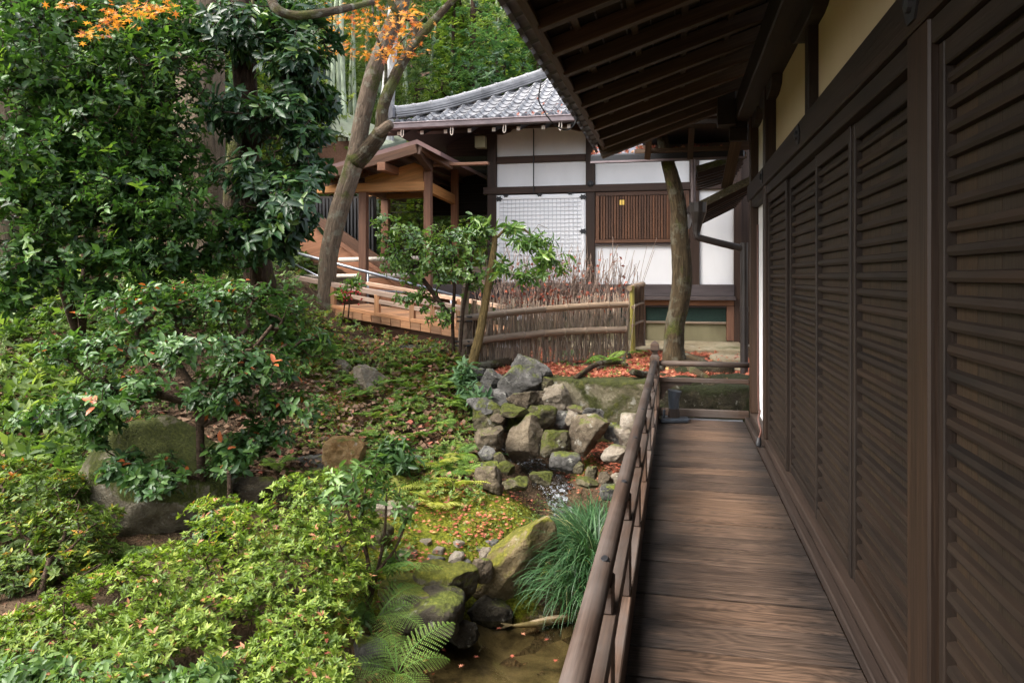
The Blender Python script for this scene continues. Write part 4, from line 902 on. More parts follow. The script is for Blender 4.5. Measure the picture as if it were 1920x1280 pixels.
# ================================================================== plants
TL = (np.array([(0, 0, 0), (.26, .43, .07), (.26, 0, 0), (.26, -.43, .07), (.70, .42, .03), (.70, 0, -.06), (.70, -.42, .03), (1, 0, -.15)]), np.array([(0, 2, 1), (0, 3, 2), (1, 2, 5), (1, 5, 4), (2, 3, 6), (2, 6, 5), (4, 5, 7), (5, 6, 7)]))
TS = (np.array([(0, 0, 0), (.45, .5, .07), (1, 0, -.08), (.45, -.5, .07)]), np.array([(0, 3, 2), (0, 2, 1)]))
def _star():
    v = [(.5, 0, .03)]; k = 0
    for an, r in ((180, .5), (140, .16), (112, .46), (82, .17), (52, .55), (28, .18), (0, .62), (-28, .18), (-52, .55), (-82, .17), (-112, .46), (-140, .16)): v.append((.5 + r * math.cos(R_(an)), r * math.sin(R_(an)), .06 * (r > .3) * ((k % 3) - .6))); k += 1
    return np.array(v), np.array([(0, 1 + (i + 1) % 12, 1 + i) for i in range(12)])
TSTAR = _star()
def unit(a_): return a_ / (np.linalg.norm(a_, axis=-1, keepdims=True) + 1e-9)
class Fol:
    def __init__(s): s.V = []; s.F = []; s.t = []; s.n = 0
    def leaves(s, P, D, Nn, L, Wd, tint, T=TL):
        m = len(P)
        if m == 0: return s
        D = unit(D); b = unit(np.cross(Nn, D)); Nn = np.cross(D, b); tv, tf = T; L = np.broadcast_to(L, (m,))[:, None, None]; Wd = np.broadcast_to(Wd, (m,))[:, None, None]
        V = P[:, None] + L * tv[None, :, :1] * D[:, None] + Wd * tv[None, :, 1:2] * b[:, None] + L * tv[None, :, 2:] * Nn[:, None]
        s.V.append(V.reshape(-1, 3)); s.F.append((tf[None] + (np.arange(m) * len(tv))[:, None, None] + s.n).reshape(-1, 3)); s.t.append(np.repeat(np.broadcast_to(tint, (m,)), len(tv))); s.n += m * len(tv); return s
    def raw(s, V, Fc, t): s.V.append(V); s.F.append(Fc + s.n); s.t.append(t); s.n += len(V); return s
    def whorls(s, P, A, n, L, Wd, el=(50, 80), T=TL, tint=None, drop=0., jl=.25, back=.45):
        m = len(P); A = unit(A + 1e-6); U = unit(np.cross(A, rng.normal(size=(m, 3)))); V = np.cross(A, U)
        az = (np.arange(n)[None] * 2.399 + rng.random((m, 1)) * 6.3 + rng.normal(size=(m, n)) * .25)[..., None]
        e_ = np.radians(rng.uniform(el[0], el[1], (m, n)))[..., None]
        rad = np.cos(az) * U[:, None] + np.sin(az) * V[:, None]
        D = np.cos(e_) * A[:, None] + np.sin(e_) * rad; D[..., 2] -= drop; Nn = np.sin(e_) * A[:, None] - np.cos(e_) * rad + rng.normal(size=(m, n, 3)) * .18
        LL = L * (1 + jl * rng.normal(size=(m, n)).clip(-2, 2)); back = (np.arange(n)[None, :, None] / n) * L * back
        PP = P[:, None] - A[:, None] * back
        tt = rng.random((m, n)) if tint is None else np.clip(np.broadcast_to(tint[:, None], (m, n)) + rng.normal(size=(m, n)) * .1, 0, 1)
        return s.leaves(PP.reshape(-1, 3), D.reshape(-1, 3), Nn.reshape(-1, 3), LL.ravel(), LL.ravel() * (Wd / L), tt.ravel(), T)
    def build(s, name, mt, parent=None): return link_mesh(name, np.vstack(s.V), np.vstack(s.F), mt, parent, attrs={'tint': ('FLOAT', np.concatenate(s.t))})
def frustums(P0, P1, r0, r1, k=5):
    D = unit(P1 - P0); a_ = np.where(np.abs(D[:, 2:3]) < .9, np.array([[0, 0, 1.0]]), np.array([[1.0, 0, 0]])); U = unit(np.cross(D, a_)); V = np.cross(D, U); ph = np.arange(k) * 2 * math.pi / k
    ring = np.cos(ph)[None, :, None] * U[:, None] + np.sin(ph)[None, :, None] * V[:, None]
    Q = np.concatenate([P0[:, None] + ring * r0[:, None, None], P1[:, None] + ring * r1[:, None, None]], 1).reshape(-1, 3)
    j = np.arange(k); f = np.stack([j, (j + 1) % k, k + (j + 1) % k, k + j], 1)
    return Q, (f[None] + (np.arange(len(P0)) * 2 * k)[:, None, None]).reshape(-1, 4)
def branches(trunks, targets, r0=.003, gam=.42, name='branches', mt=None, parent=None, sag=.0, kk=5):
    """grows a branch from the nearest wood already there to every target"""
    N = []; par = []
    for tr in trunks:
        tr = np.asarray(tr, float)
        for i, p in enumerate(tr): N.append(p); par.append(len(N) - 2 if i else -1)
    core = np.array(N); dm = np.array([np.min(np.linalg.norm(core - t, axis=1)) for t in targets]); order = np.argsort(dm)
    arr = np.zeros((len(N) + len(targets) * 3, 3)); arr[:len(N)] = N; n = len(N); leafn = []
    for ti in order:
        t = targets[ti]; d = np.linalg.norm(arr[:n] - t, axis=1); d = d + np.maximum(0, arr[:n, 2] - t[2]) * .6; b = int(np.argmin(d)); p = arr[b]; L = np.linalg.norm(t - p)
        prev = b
        for f in ((.35, .7) if L > .12 else (.5,)):
            q = p + (t - p) * f + rng.normal(size=3) * L * .07; q[2] += -sag * L * (f * (1 - f)) * 4 ; arr[n] = q; par.append(prev); prev = n; n += 1
        arr[n] = t; par.append(prev); leafn.append(n); n += 1
    cnt = np.zeros(n)
    for l in leafn: cnt[l] += 1
    for i in range(n - 1, -1, -1):
        if par[i] >= 0 and i >= 0: cnt[par[i]] += cnt[i]
    par = np.array(par); e_ = np.where(par >= 0)[0]; rr = r0 * np.maximum(cnt, 1) ** gam
    Q, f = frustums(arr[par[e_]], arr[e_], np.minimum(rr[par[e_]], rr[e_] * 1.25), rr[e_], kk)
    tips = arr[leafn]; dirs = unit(tips - arr[par[leafn]])
    o = link_mesh(name, Q, f, mt, parent, smooth=True, attrs={'gc': ('FLOAT_VECTOR', Q), 'tint': ('FLOAT', np.full(len(Q), .5))}) if mt else None
    return tips, dirs, o
def blobs(bl, n, shell=.45, up=-1.0, clear=.02):
    """points in the outer part of a crown made of ellipsoids (u, v, depth, half-width px, half-height px, half-depth m)"""
    P = []; O = []; wts = np.array([b[3] * b[4] for b in bl], float); wts /= wts.sum()
    for b, w_ in zip(bl, wts):
        m = max(3, int(n * w_)); c = W(*b[:3]); s = b[2] / F; d = unit(rng.normal(size=(m, 3))); 
        d[:, 2] = np.where(d[:, 2] < up, -d[:, 2], d[:, 2]); r = rng.random(m)[:, None] ** shell
        off = d * r; P.append(c + off[:, :1] * RT * b[3] * s + off[:, 1:2] * FW * b[5] + off[:, 2:] * UP * b[4] * s); O.append(d[:, :1] * RT + d[:, 1:2] * FW + d[:, 2:] * UP)
    P = np.vstack(P); O = np.vstack(O); k = P[:, 2] > ground(P[:, 0], P[:, 1]) + clear
    return P[k], O[k]
def pth(pts): return np.array([W(*p) for p in pts])

L_ = {}
L_['camellia'] = leaf('camellia leaves', [(0, (.020, .052, .014)), (.5, (.055, .125, .028)), (.80, (.095, .19, .04)), (.92, (.16, .27, .05)), (1, (.24, .36, .07))], .42, .38, .32)
L_['darkleaf'] = leaf('large dark leaves', [(0, (.013, .038, .016)), (.6, (.034, .085, .03)), (.9, (.065, .135, .035)), (1, (.13, .21, .045))], .36, .45, .22)
L_['rhodo'] = leaf('mid green leathery leaves', [(0, (.030, .070, .022)), (.5, (.065, .14, .038)), (.85, (.11, .20, .05)), (.996, (.13, .24, .05)), (1, (.45, .12, .04))], .38, .45, .30)
L_['azalea'] = leaf('bright azalea leaves', [(0, (.065, .118, .014)), (.5, (.155, .235, .028)), (.9, (.28, .35, .06)), (.996, (.33, .37, .07)), (1, (.5, .22, .12))], .5, .35, .35)
L_['azalea2'] = leaf('autumn azalea leaves', [(0, (.05, .09, .02)), (.5, (.11, .17, .036)), (.86, (.19, .25, .05)), (.93, (.40, .33, .04)), (.965, (.50, .25, .04)), (1, (.38, .13, .05))], .5, .35, .3)
L_['pale'] = leaf('pale green leaves', [(0, (.06, .12, .035)), (.6, (.12, .21, .06)), (1, (.22, .32, .10))], .4, .4, .35)
L_['garden'] = leaf('glossy light leaves', [(0, (.06, .13, .035)), (.5, (.14, .25, .06)), (1, (.26, .38, .09))], .22, .7, .35)
L_['fern'] = leaf('fern fronds', [(0, (.07, .14, .03)), (.5, (.14, .25, .055)), (.85, (.22, .32, .07)), (1, (.30, .38, .10))], .6, .25, .35)
L_['fernyellow'] = leaf('yellowing fern fronds', [(0, (.14, .20, .03)), (.5, (.27, .32, .05)), (1, (.48, .44, .14))], .6, .25, .35)
L_['ferngrey'] = leaf('blue green fern fronds', [(0, (.06, .13, .06)), (1, (.15, .25, .12))], .6, .25, .35)
L_['cover'] = leaf('low weeds', [(0, (.055, .11, .026)), (.5, (.125, .205, .045)), (.8, (.21, .28, .06)), (.93, (.25, .25, .05)), (1, (.30, .10, .06))], .5, .35, .3)
L_['grass'] = leaf('grass blades', [(0, (.014, .045, .014)), (.5, (.04, .105, .035)), (.9, (.11, .20, .085)), (1, (.3, .30, .14))], .42, .4, .25)
L_['maple'] = leaf('orange maple leaves', [(0, (.45, .13, .05)), (.4, (.60, .24, .04)), (.8, (.66, .37, .06)), (1, (.52, .19, .12))], .5, .3, .4, (1.2, 1.1, .7))
L_['fallen'] = leaf('fallen red leaves', [(0, (.17, .05, .03)), (.35, (.36, .085, .05)), (.65, (.52, .17, .10)), (.88, (.55, .26, .15)), (1, (.60, .36, .12))], .6, .3, .12, (1.2, 1, .8))
L_['litter'] = leaf('brown leaf litter', [(0, (.08, .05, .03)), (.5, (.20, .12, .072)), (.85, (.33, .21, .14)), (1, (.36, .12, .08))], .7, .2, .05, (1, 1, 1))
L_['forest'] = leaf('forest leaves', [(0, (.05, .10, .02)), (.5, (.13, .20, .045)), (1, (.26, .32, .09))], .5, .35, .4)
L_['forest2'] = leaf('blue green forest leaves', [(0, (.03, .075, .035)), (.5, (.07, .15, .07)), (1, (.15, .25, .12))], .45, .4, .35)
L_['forest3'] = leaf('yellow green forest leaves', [(0, (.07, .11, .015)), (.5, (.15, .21, .025)), (1, (.27, .30, .05))], .5, .35, .4)
L_['rust'] = leaf('rusty cedar sprays', [(0, (.16, .05, .025)), (.5, (.32, .12, .06)), (.8, (.40, .22, .12)), (1, (.22, .25, .05))], .6, .25, .3, (1.2, 1, .8))
L_['bambooleaf'] = leaf('bamboo leaves', [(0, (.06, .11, .02)), (.5, (.13, .20, .04)), (1, (.24, .30, .08))], .45, .4, .4)

TIPS = {}
def shrub(name, label, cat, base, bl, ntips, L, Wd, n, lm, stems, sm='twig', el=(50, 82), shell=.4, up=-1., T=TL, r0=.003, upmix=.5, drop=.1, group=None, second=True, cname='foliage', gaps=0, gf=4.2, gam=.42):
    base = np.asarray(base, float); root = empty(name, label, cat, base, group)
    P, O = blobs(bl, ntips, shell, up)
    if gaps: k_ = np.array([mn.noise(Vector(q * gf)) + .5 * mn.noise(Vector(q * gf * 2.1)) for q in P]) > gaps; P, O = P[k_], O[k_]
    tips, dirs, _ = branches(stems, P, r0, gam, 'stems', M[sm], root); TIPS[name + str(len(TIPS))] = tips
    order = np.argmin(((tips[:, None] - P[None]) ** 2).sum(-1), 1) if len(P) < 4000 else np.arange(len(P)); Oo = O[order]
    A = unit(Oo * (1 - upmix) + np.array([0, 0, upmix]) + dirs * .5 + rng.normal(size=tips.shape) * .22)
    f = Fol(); ti = np.clip(rng.random(len(tips)) * .9 + .08 * A[:, 2], 0, 1)
    f.whorls(tips, A, n, L, Wd, el, T, ti, drop, .3, 1.25 if T is TL else .5)
    if second: f.whorls(tips - dirs * L * .75, A, max(3, n // 2), L * .95, Wd, (55, 95), T, ti * .7, drop)
    f.build(cname, L_[lm], root)
    return root

def tree_top(root, c, r, h, n, lm, L=.13):
    d = unit(rng.normal(size=(n, 3))) * rng.random((n, 1)) ** .4; P = c + d * np.array([r, r, h]); f = Fol(); f.whorls(P, d + (0, 0, .6) + rng.normal(size=P.shape) * .3, 9, L, L * .42, (45, 95), TS, np.clip(rng.normal(.45, .25, n), 0, 1), .15); f.build('crown', L_[lm], root)
# ---- left bank: dense camellia-like shrub, large-leaved tree, cedar trunk
b0 = hit(150, 640)
shrub('broadleaf_shrub', 'dense tall shrub of small glossy leaves filling the upper left corner', 'shrub', b0,
      [(60, 130, 7.6, 150, 170, .8), (230, 170, 7.8, 170, 170, .8), (50, 370, 7.3, 120, 120, .6), (230, 400, 7.5, 170, 110, .7), (330, 70, 8.2, 90, 90, .6), (380, 430, 7.8, 90, 70, .5), (140, 10, 8.2, 200, 80, .7), (120, 280, 7.5, 150, 90, .8), (300, 300, 7.9, 110, 90, .5), (250, 480, 7.4, 110, 40, .4), (440, 480, 8.0, 60, 40, .35), (60, 490, 7.2, 110, 60, .45), (150, 540, 7.3, 70, 40, .35), (20, 560, 7.0, 50, 40, .3), (330, 500, 7.7, 70, 40, .35), (250, 545, 7.2, 40, 25, .25)],
      5200, .076, .036, 6, 'camellia', [pth([(150, 640, 8.6), (165, 480, 8.2), (170, 330, 8.0), (140, 200, 8.0), (130, 90, 8.1)]), pth([(160, 560, 8.4), (230, 420, 8.0), (270, 300, 8.0), (300, 160, 8.2)]), pth([(150, 640, 8.6), (90, 450, 7.9), (60, 330, 7.7), (50, 200, 7.8)])], 'bark_dark', (40, 88), .55, upmix=.42, gaps=-.32, gf=2.3)
b0 = hit(485, 520)
tr = pth([(490, 540, 9.3), (474, 440, 8.9), (468, 320, 8.8), (462, 200, 8.7), (455, 90, 8.7), (450, -60, 8.8)])
root = shrub('broadleaf_tree', 'dark tree with big drooping leaves and rooted trunk at the bank top', 'tree', b0,
      [(560, 120, 8.3, 80, 90, .6), (440, 50, 8.2, 90, 60, .6), (545, 220, 8.3, 80, 60, .6), (585, 270, 8.5, 50, 60, .4), (550, 370, 7.9, 65, 55, .45), (470, 330, 8.1, 80, 60, .5), (500, 430, 8.0, 80, 60, .5), (430, 200, 8.2, 60, 50, .5), (600, 50, 8.6, 50, 50, .5), (610, 190, 8.6, 35, 35, .3), (580, 330, 8.2, 45, 25, .3), (540, 420, 8.0, 60, 30, .3), (520, 20, 8.5, 80, 40, .5)],
      1050, .132, .047, 6, 'darkleaf', [tr, pth([(466, 300, 8.8), (520, 220, 8.5), (570, 150, 8.4)]), pth([(470, 380, 8.85), (530, 370, 8.2), (580, 350, 8.0)]), pth([(470, 380, 8.85), (440, 330, 8.4)])], 'bark_dark', (50, 95), .6, r0=.004, drop=.35, gaps=-.26, gf=2.6)
m = MB(); m.tube(tr, [.20, .145, .13, .14, .12, .10], 14, sub=5, rough=.16, seed=3); m.build('trunk', M['bark_dark'], root, smooth=True)
m = MB()
for i, pp in enumerate(([(488, 520), (500, 545), (512, 585), (520, 600)], [(480, 520), (470, 555), (455, 580)], [(495, 500), (520, 540), (545, 590), (560, 640)], [(500, 520), (530, 570), (528, 610)], [(505, 640), (520, 690), (545, 730)])):
    q = [hit(*a_) + np.array([0, 0, .05]) for a_ in pp]; m.tube(q, np.linspace(.055, .018, len(q)), 8, sub=5, rough=.2, seed=i)
m.build('roots', M['bark_mossy'], root, smooth=True)
ct = empty('cedar_tree', 'massive straight tan cedar trunk half hidden behind the glossy shrubs', 'tree', W(378, 480, 10.6))
m = MB(); m.tube([W(378, 520, 10.6), W(376, 430, 10.6), W(375, 200, 10.6), W(374, -420, 10.6)], [.50, .37, .34, .26], 26, sub=7, rough=.09, seed=9); m.build('trunk', M['bark_cedar'], ct, smooth=True)
tree_top(ct, W(374, -560, 10.6), 2.2, 2.6, 420, 'forest2')
ct2 = empty('cedar_tree', 'slimmer brown cedar trunk at the far left edge behind the shrub', 'tree', W(5, 480, 10.2))
m = MB(); m.tube([W(5, 540, 10.2), W(5, 300, 10.2), W(5, -420, 10.2)], [.24, .20, .15], 18, sub=7, rough=.09, seed=19); m.build('trunk', M['bark_cedar'], ct2, smooth=True)

tree_top(ct2, W(5, -540, 10.2), 1.8, 2.4, 340, 'forest2')
# ---- middle left shrub
b0 = hit(376, 985)
sh_st = [pth([(376, 985, 6.15), (377, 900, 6.1), (375, 800, 6.1), (370, 740, 6.1), (330, 680, 6.1), (290, 630, 6.2)]), pth([(375, 800, 6.1), (420, 720, 6.1), (470, 660, 6.2), (510, 610, 6.3)]), pth([(372, 760, 6.1), (300, 740, 5.9), (230, 730, 5.8), (150, 760, 5.8)]), pth([(375, 800, 6.1), (440, 770, 6.1), (530, 770, 6.2)]), pth([(376, 900, 6.1), (320, 880, 5.9), (240, 880, 5.8)]), pth([(376, 880, 6.1), (450, 860, 6.1)])]
root = shrub('spreading_shrub', 'spreading shrub with tiered glossy oval leaves before the mossy boulder', 'shrub', b0,
      [(280, 570, 6.4, 130, 40, .5), (420, 560, 6.6, 120, 45, .5), (520, 600, 6.8, 90, 50, .4), (200, 650, 6.0, 130, 45, .5), (330, 650, 6.1, 140, 45, .5), (470, 680, 6.3, 120, 40, .5), (140, 760, 5.7, 90, 30, .35), (260, 730, 5.8, 120, 40, .5), (80, 780, 5.8, 50, 20, .3), (180, 800, 5.6, 40, 40, .25), (540, 760, 6.3, 90, 35, .4), (420, 740, 6.1, 100, 30, .4), (500, 820, 6.2, 90, 30, .35), (260, 870, 5.7, 90, 25, .3), (300, 900, 5.6, 60, 25, .25), (430, 860, 6.0, 60, 40, .3), (410, 1000, 5.6, 60, 50, .25), (570, 640, 6.9, 60, 40, .3)],
      2300, .066, .031, 6, 'rhodo', sh_st, 'twig', (50, 95), .55, upmix=.55, drop=.1, gaps=-.10, gf=3.0)
m = MB(); m.tube(sh_st[0][:4], [.030, .027, .024, .02], 10, sub=3, rough=.1); m.build('trunk', M['twig'], root, smooth=True)

# ---- azaleas in front
fa = [(600, 930, 5.3, 110, 45, .4), (480, 1000, 5.0, 130, 50, .45), (640, 1010, 5.0, 80, 60, .35), (330, 1085, 4.6, 150, 55, .45), (510, 1090, 4.6, 140, 70, .45), (630, 1120, 4.6, 75, 70, .35), (180, 1130, 4.5, 120, 45, .4), (390, 1180, 4.2, 190, 60, .45), (150, 1205, 4.1, 150, 55, .4), (570, 1205, 4.1, 100, 70, .4), (50, 1190, 4.2, 80, 50, .3), (300, 1255, 3.8, 220, 45, .4), (560, 1270, 3.7, 110, 40, .3), (400, 960, 5.2, 60, 25, .3)]
bases = [hit(u, v) for u, v in ((580, 1060), (420, 1180), (240, 1230), (560, 1230), (120, 1260))]
shrub('azalea', 'bright yellow green azalea spreading low across the front left', 'shrub', bases[1], fa, 4400, .034, .0125, 9, 'azalea', [np.array([b, b + (0, 0, .22), b + (0, 0, .4)]) for b in bases] + [np.array([bases[1], b]) for b in bases], 'twig', (48, 84), .30, .0, TS, r0=.0018, upmix=.75, drop=0, gam=.36, gaps=-.30)
la = [(60, 960, 5.6, 110, 60, .45), (130, 1010, 5.3, 100, 70, .45), (50, 1080, 5.0, 100, 70, .45), (150, 1080, 5.0, 70, 60, .4), (30, 900, 6, 90, 40, .35), (130, 920, 5.8, 60, 30, .3), (20, 1150, 4.8, 60, 40, .3)]
b1 = hit(70, 1130)
shrub('azalea', 'duller azalea with yellow and orange leaves at the left edge', 'shrub', b1, la, 1700, .046, .018, 8, 'azalea2', [np.array([b1, b1 + (0, .1, .25), b1 + (.1, .3, .45)]), np.array([b1, b1 + (.3, .2, .2)])], 'twig', (48, 88), .45, -.2, TS, r0=.0018, upmix=.6, drop=0, gam=.36, gaps=-.12)
b2 = hit(100, 1275)
shrub('low_weed_bush', 'low pale leafy weeds in the bottom left corner under the bright azalea', 'shrub', b2, [(60, 1262, 3.7, 90, 28, .2), (220, 1275, 3.6, 120, 20, .2), (380, 1268, 3.6, 70, 20, .15)], 190, .055, .022, 7, 'pale', [np.array([b2, b2 + (0, 0, .1)])], 'twig', (50, 85), .5, r0=.0018)
b3 = hit(672, 1215)
bs = [pth([(672, 1215, 4.9), (690, 1120, 4.95), (688, 1040, 5.0), (655, 970, 5.05), (640, 900, 5.1)]), pth([(680, 1180, 4.9), (700, 1100, 5.0), (720, 1010, 5.1), (725, 920, 5.2)]), pth([(690, 1120, 4.95), (650, 1050, 4.9), (620, 980, 5.0)]), pth([(690, 1090, 4.95), (740, 1030, 5.1), (765, 970, 5.2)]), pth([(690, 1060, 5.0), (680, 960, 5.1), (690, 880, 5.2)])]
root = shrub('bare_stemmed_shrub', 'thin shrub with bare dark stems and pale green leaves at its top', 'shrub', b3, [(640, 900, 5.1, 75, 35, .25), (710, 890, 5.2, 60, 45, .25), (620, 940, 5.0, 50, 25, .2), (760, 950, 5.2, 30, 50, .2), (680, 930, 5.1, 80, 30, .2), (660, 1150, 4.9, 60, 50, .15), (740, 1060, 5.1, 40, 60, .2)], 75, .068, .025, 6, 'pale', bs, 'twig', (45, 85), .6, r0=.0028, gam=.36)
m = MB()
for i, s_ in enumerate(bs): m.tube(s_, np.linspace(.019, .006, len(s_)) * (1 if i < 2 else .6), 8, sub=4, rough=.12, seed=i)
m.build('main_stems', M['twig'], root, smooth=True)

# ---- shrubs near the fence and bank
b4 = hit(848, 668)
shrub('young_tree', 'small tree with light glossy leaves in front of the corridor posts', 'tree', b4, [(760, 445, 9.2, 75, 38, .4), (840, 470, 9.1, 90, 50, .4), (800, 505, 9.2, 80, 40, .35), (885, 440, 9.2, 60, 35, .3), (880, 515, 9.2, 55, 45, .3), (740, 480, 9.3, 50, 40, .3), (775, 560, 9.1, 50, 25, .2), (830, 590, 9.1, 40, 25, .2), (720, 420, 9.3, 30, 20, .2)],
      400, .060, .028, 5, 'garden', [pth([(850, 668, 9.25), (848, 600, 9.2), (852, 540, 9.2), (850, 480, 9.2), (840, 440, 9.2)]), pth([(848, 600, 9.2), (820, 560, 9.2), (790, 520, 9.2), (760, 470, 9.3)]), pth([(862, 660, 9.2), (868, 580, 9.2), (880, 510, 9.2), (890, 450, 9.2)])], 'bark_dark', (50, 88), .5, r0=.0035, drop=.15, upmix=.4)
b5 = hit(885, 690)
tt = pth([(882, 694, 9.05), (896, 640, 9.05), (906, 590, 9.1), (918, 520, 9.1), (926, 470, 9.1), (928, 440, 9.1)])
root = shrub('leaning_sapling', 'olive barked sapling whose drooping branch crosses the white lattice screen', 'tree', b5, [(990, 455, 9.2, 55, 28, .25), (1030, 480, 9.2, 45, 22, .2), (1010, 510, 9.2, 50, 20, .2), (960, 430, 9.2, 40, 15, .15), (1055, 505, 9.2, 25, 12, .15), (985, 525, 9.2, 30, 12, .15), (905, 420, 9.1, 40, 22, .2), (940, 500, 9.1, 25, 20, .15)],
      100, .115, .032, 6, 'garden', [tt, pth([(927, 450, 9.1), (950, 426, 9.15), (975, 424, 9.2), (995, 440, 9.2), (1010, 455, 9.2)]), pth([(995, 440, 9.2), (1010, 421, 9.2), (1030, 430, 9.2)])], 'bark_olive', (40, 80), .6, r0=.0028, drop=.45, upmix=.1)
m = MB(); m.tube(tt, [.066, .056, .05, .046, .04, .03], 12, sub=4, rough=.08); m.build('trunk', M['bark_olive'], root, smooth=True)
b6 = hit(880, 730)
shrub('bank_shrub', 'low shrub with whitish glossy whorled leaves left of the rock pile', 'shrub', b6, [(868, 690, 8.7, 22, 20, .2), (885, 740, 8.4, 24, 20, .2), (870, 715, 8.6, 30, 25, .2), (905, 745, 8.3, 18, 12, .12)], 34, .115, .036, 8, 'ferngrey', [np.array([b6, b6 + (0, 0, .15)])], 'twig', (50, 85), .6, r0=.003)
b7 = hit(735, 900)
shrub('dark_shrub', 'small dark glossy shrub with red berries right of the ochre rock', 'shrub', b7, [(740, 840, 6.9, 40, 22, .2), (715, 855, 6.9, 30, 20, .15), (760, 865, 6.8, 25, 20, .15)], 34, .10, .03, 8, 'rhodo', [np.array([b7, W(738, 850, 6.9)])], 'twig', (45, 85), .6)
b8 = hit(645, 625)
root = shrub('berry_plant', 'thin stemmed plant with red berries in front of the leaning trunk', 'plant', b8, [(665, 528, 10.2, 30, 14, .15), (640, 545, 10.2, 20, 10, .1)], 18, .10, .028, 6, 'garden', [pth([(650, 625, 10.3), (655, 570, 10.2), (660, 530, 10.2)]), pth([(640, 610, 10.3), (648, 560, 10.2), (652, 530, 10.2)])], 'twig', (50, 88), .6, r0=.004)
m = MB(); fv, ff_ = _ico(1)
M['berry'] = simple('red berries', (.38, .02, .025), .3, .2, 10)
for uc in (645, 655, 673):
    m = MB()
    for _ in range(11): c = W(uc + rng.normal() * 4, 552 + rng.normal() * 7, 10.15 + rng.normal() * .05); m.add(fv * .014 + c, ff_.tolist())
    m.build('berry_cluster', M['berry'], root)

# ---- the leaning forked tree, the slim curved tree, maple branch
lt = empty('leaning_tree', 'tall leaning forked tree with smooth tan trunk rising past the corridor roof', 'tree', W(606, 590, 11.0))
m = MB(); m.tube([W(608, 600, 11.0), W(613, 550, 11.0), W(617, 480, 11.0), W(635, 400, 11.0), W(666, 298, 11.0), (W(680, 220, 11.0)), W(700, 140, 11.0), W(728, 65, 11.0), W(752, 10, 11.0), W(765, -70, 11.0), W(790, -230, 11.0)], [.17, .135, .137, .140, .135, .125, .128, .122, .115, .10, .06], 18, sub=6, rough=.05, seed=4); m.build('trunk', M['bark_tan'], lt, smooth=True)
m = MB(); m.tube([W(664, 306, 11.0), W(700, 268, 10.95), W(716, 240, 10.9), W(717, 205, 10.9), W(735, 155, 10.9), W(760, 108, 10.9), W(790, 66, 10.9), W(845, 5, 10.9), W(880, -40, 10.9), W(900, -200, 10.9)], [.15, .12, .105, .09, .085, .075, .065, .05, .04, .02], 14, sub=5, rough=.09, seed=6)
m.build('limb', M['bark_mossy'], lt, smooth=True)
m = MB(); m.tube([W(710, 250, 10.85), W(728, 236, 10.8), W(734, 232, 10.78)], [.085, .075, .06], 12, sub=3, rough=.06); m.build('stub', M['bark_tan'], lt, smooth=True)
m = MB(); m.tube([W(779, 75, 10.9), W(776, 40, 10.9), W(752, 28, 10.85), W(735, 10, 10.8), W(728, -20, 10.8)], [.06, .06, .058, .05, .045], 10, sub=4, rough=.1); m.tube([W(723, 160, 10.9), W(722, 110, 10.7), W(703, 60, 10.6), W(698, 0, 10.6)], [.028, .022, .018, .014], 8, sub=4); m.tube([W(720, 110, 10.7), W(760, 70, 10.6), W(800, 30, 10.5)], [.016, .012, .008], 6, sub=3); m.build('side_branches', M['bark_mossy'], lt, smooth=True); tree_top(lt, W(820, -260, 11.2), 1.9, 1.0, 240, 'forest3', .09)
mp = empty('maple_tree', 'orange leaved maple reaching over from the left on a dark branch', 'tree', W(420, 300, 10.2))
m = MB(); m.tube([W(430, 520, 10.2), W(440, 300, 10.1), W(470, 60, 9.9), W(500, -30, 8.2), W(514, 12, 7.7), W(545, 29, 7.7), W(590, 27, 7.8), W(640, 18, 8.2), W(700, 4, 9.2)], [.12, .11, .09, .065, .052, .048, .045, .042, .03], 10, sub=4, rough=.1); m.build('branch', M['bark_mossy'], mp, smooth=True)
f = Fol()
for (u, v, ru, rv, n_) in ((690, 25, 65, 22, 70), (650, 45, 45, 22, 55), (740, 60, 60, 26, 80), (640, 92, 25, 12, 34), (745, 95, 45, 12, 60), (690, 100, 40, 10, 30), (775, 30, 30, 30, 46), (250, 18, 60, 14, 66), (205, 40, 45, 14, 40), (170, 62, 22, 8, 24), (290, 12, 30, 12, 30), (120, 8, 30, 8, 16), (620, 60, 15, 15, 18), (610, 96, 14, 8, 12)):
    zz = 9.4 if u > 400 else 7.0
    P = np.array([W(u + rng.normal() * ru * .6, v + rng.normal() * rv * .6, zz + rng.normal() * .2) for _ in range(n_)]); D = rng.normal(size=(n_, 3)) * (1, 1, .3) + (0, 0, -.35); N2 = rng.normal(size=(n_, 3)) * .45 + (0, -.3, 1)
    f.leaves(P, D, N2, rng.uniform(.07, .11, n_) * (1 if u > 400 else .8), rng.uniform(.075, .115, n_) * (1 if u > 400 else .8), np.clip(rng.normal(.45, .25, n_) + (.3 if v > 55 and u < 400 else 0), 0, 1), TSTAR)
f.build('leaves', L_['maple'], mp)
m = MB(); m.tube([W(300, -30, 7.2), W(270, 10, 7.1), W(220, 35, 7.0), (W(165, 66, 7.0))], [.012, .009, .006, .003], 6, sub=3); m.tube([W(700, 4, 9.6), W(740, 50, 9.4), W(760, 95, 9.4)], [.012, .008, .004], 6, sub=3); m.build('twigs', M['twig'], mp, smooth=True)
sl = empty('curved_tree', 'slim curved mossy trunk growing in front of the barred window', 'tree', W(1266, 684, 9.45))
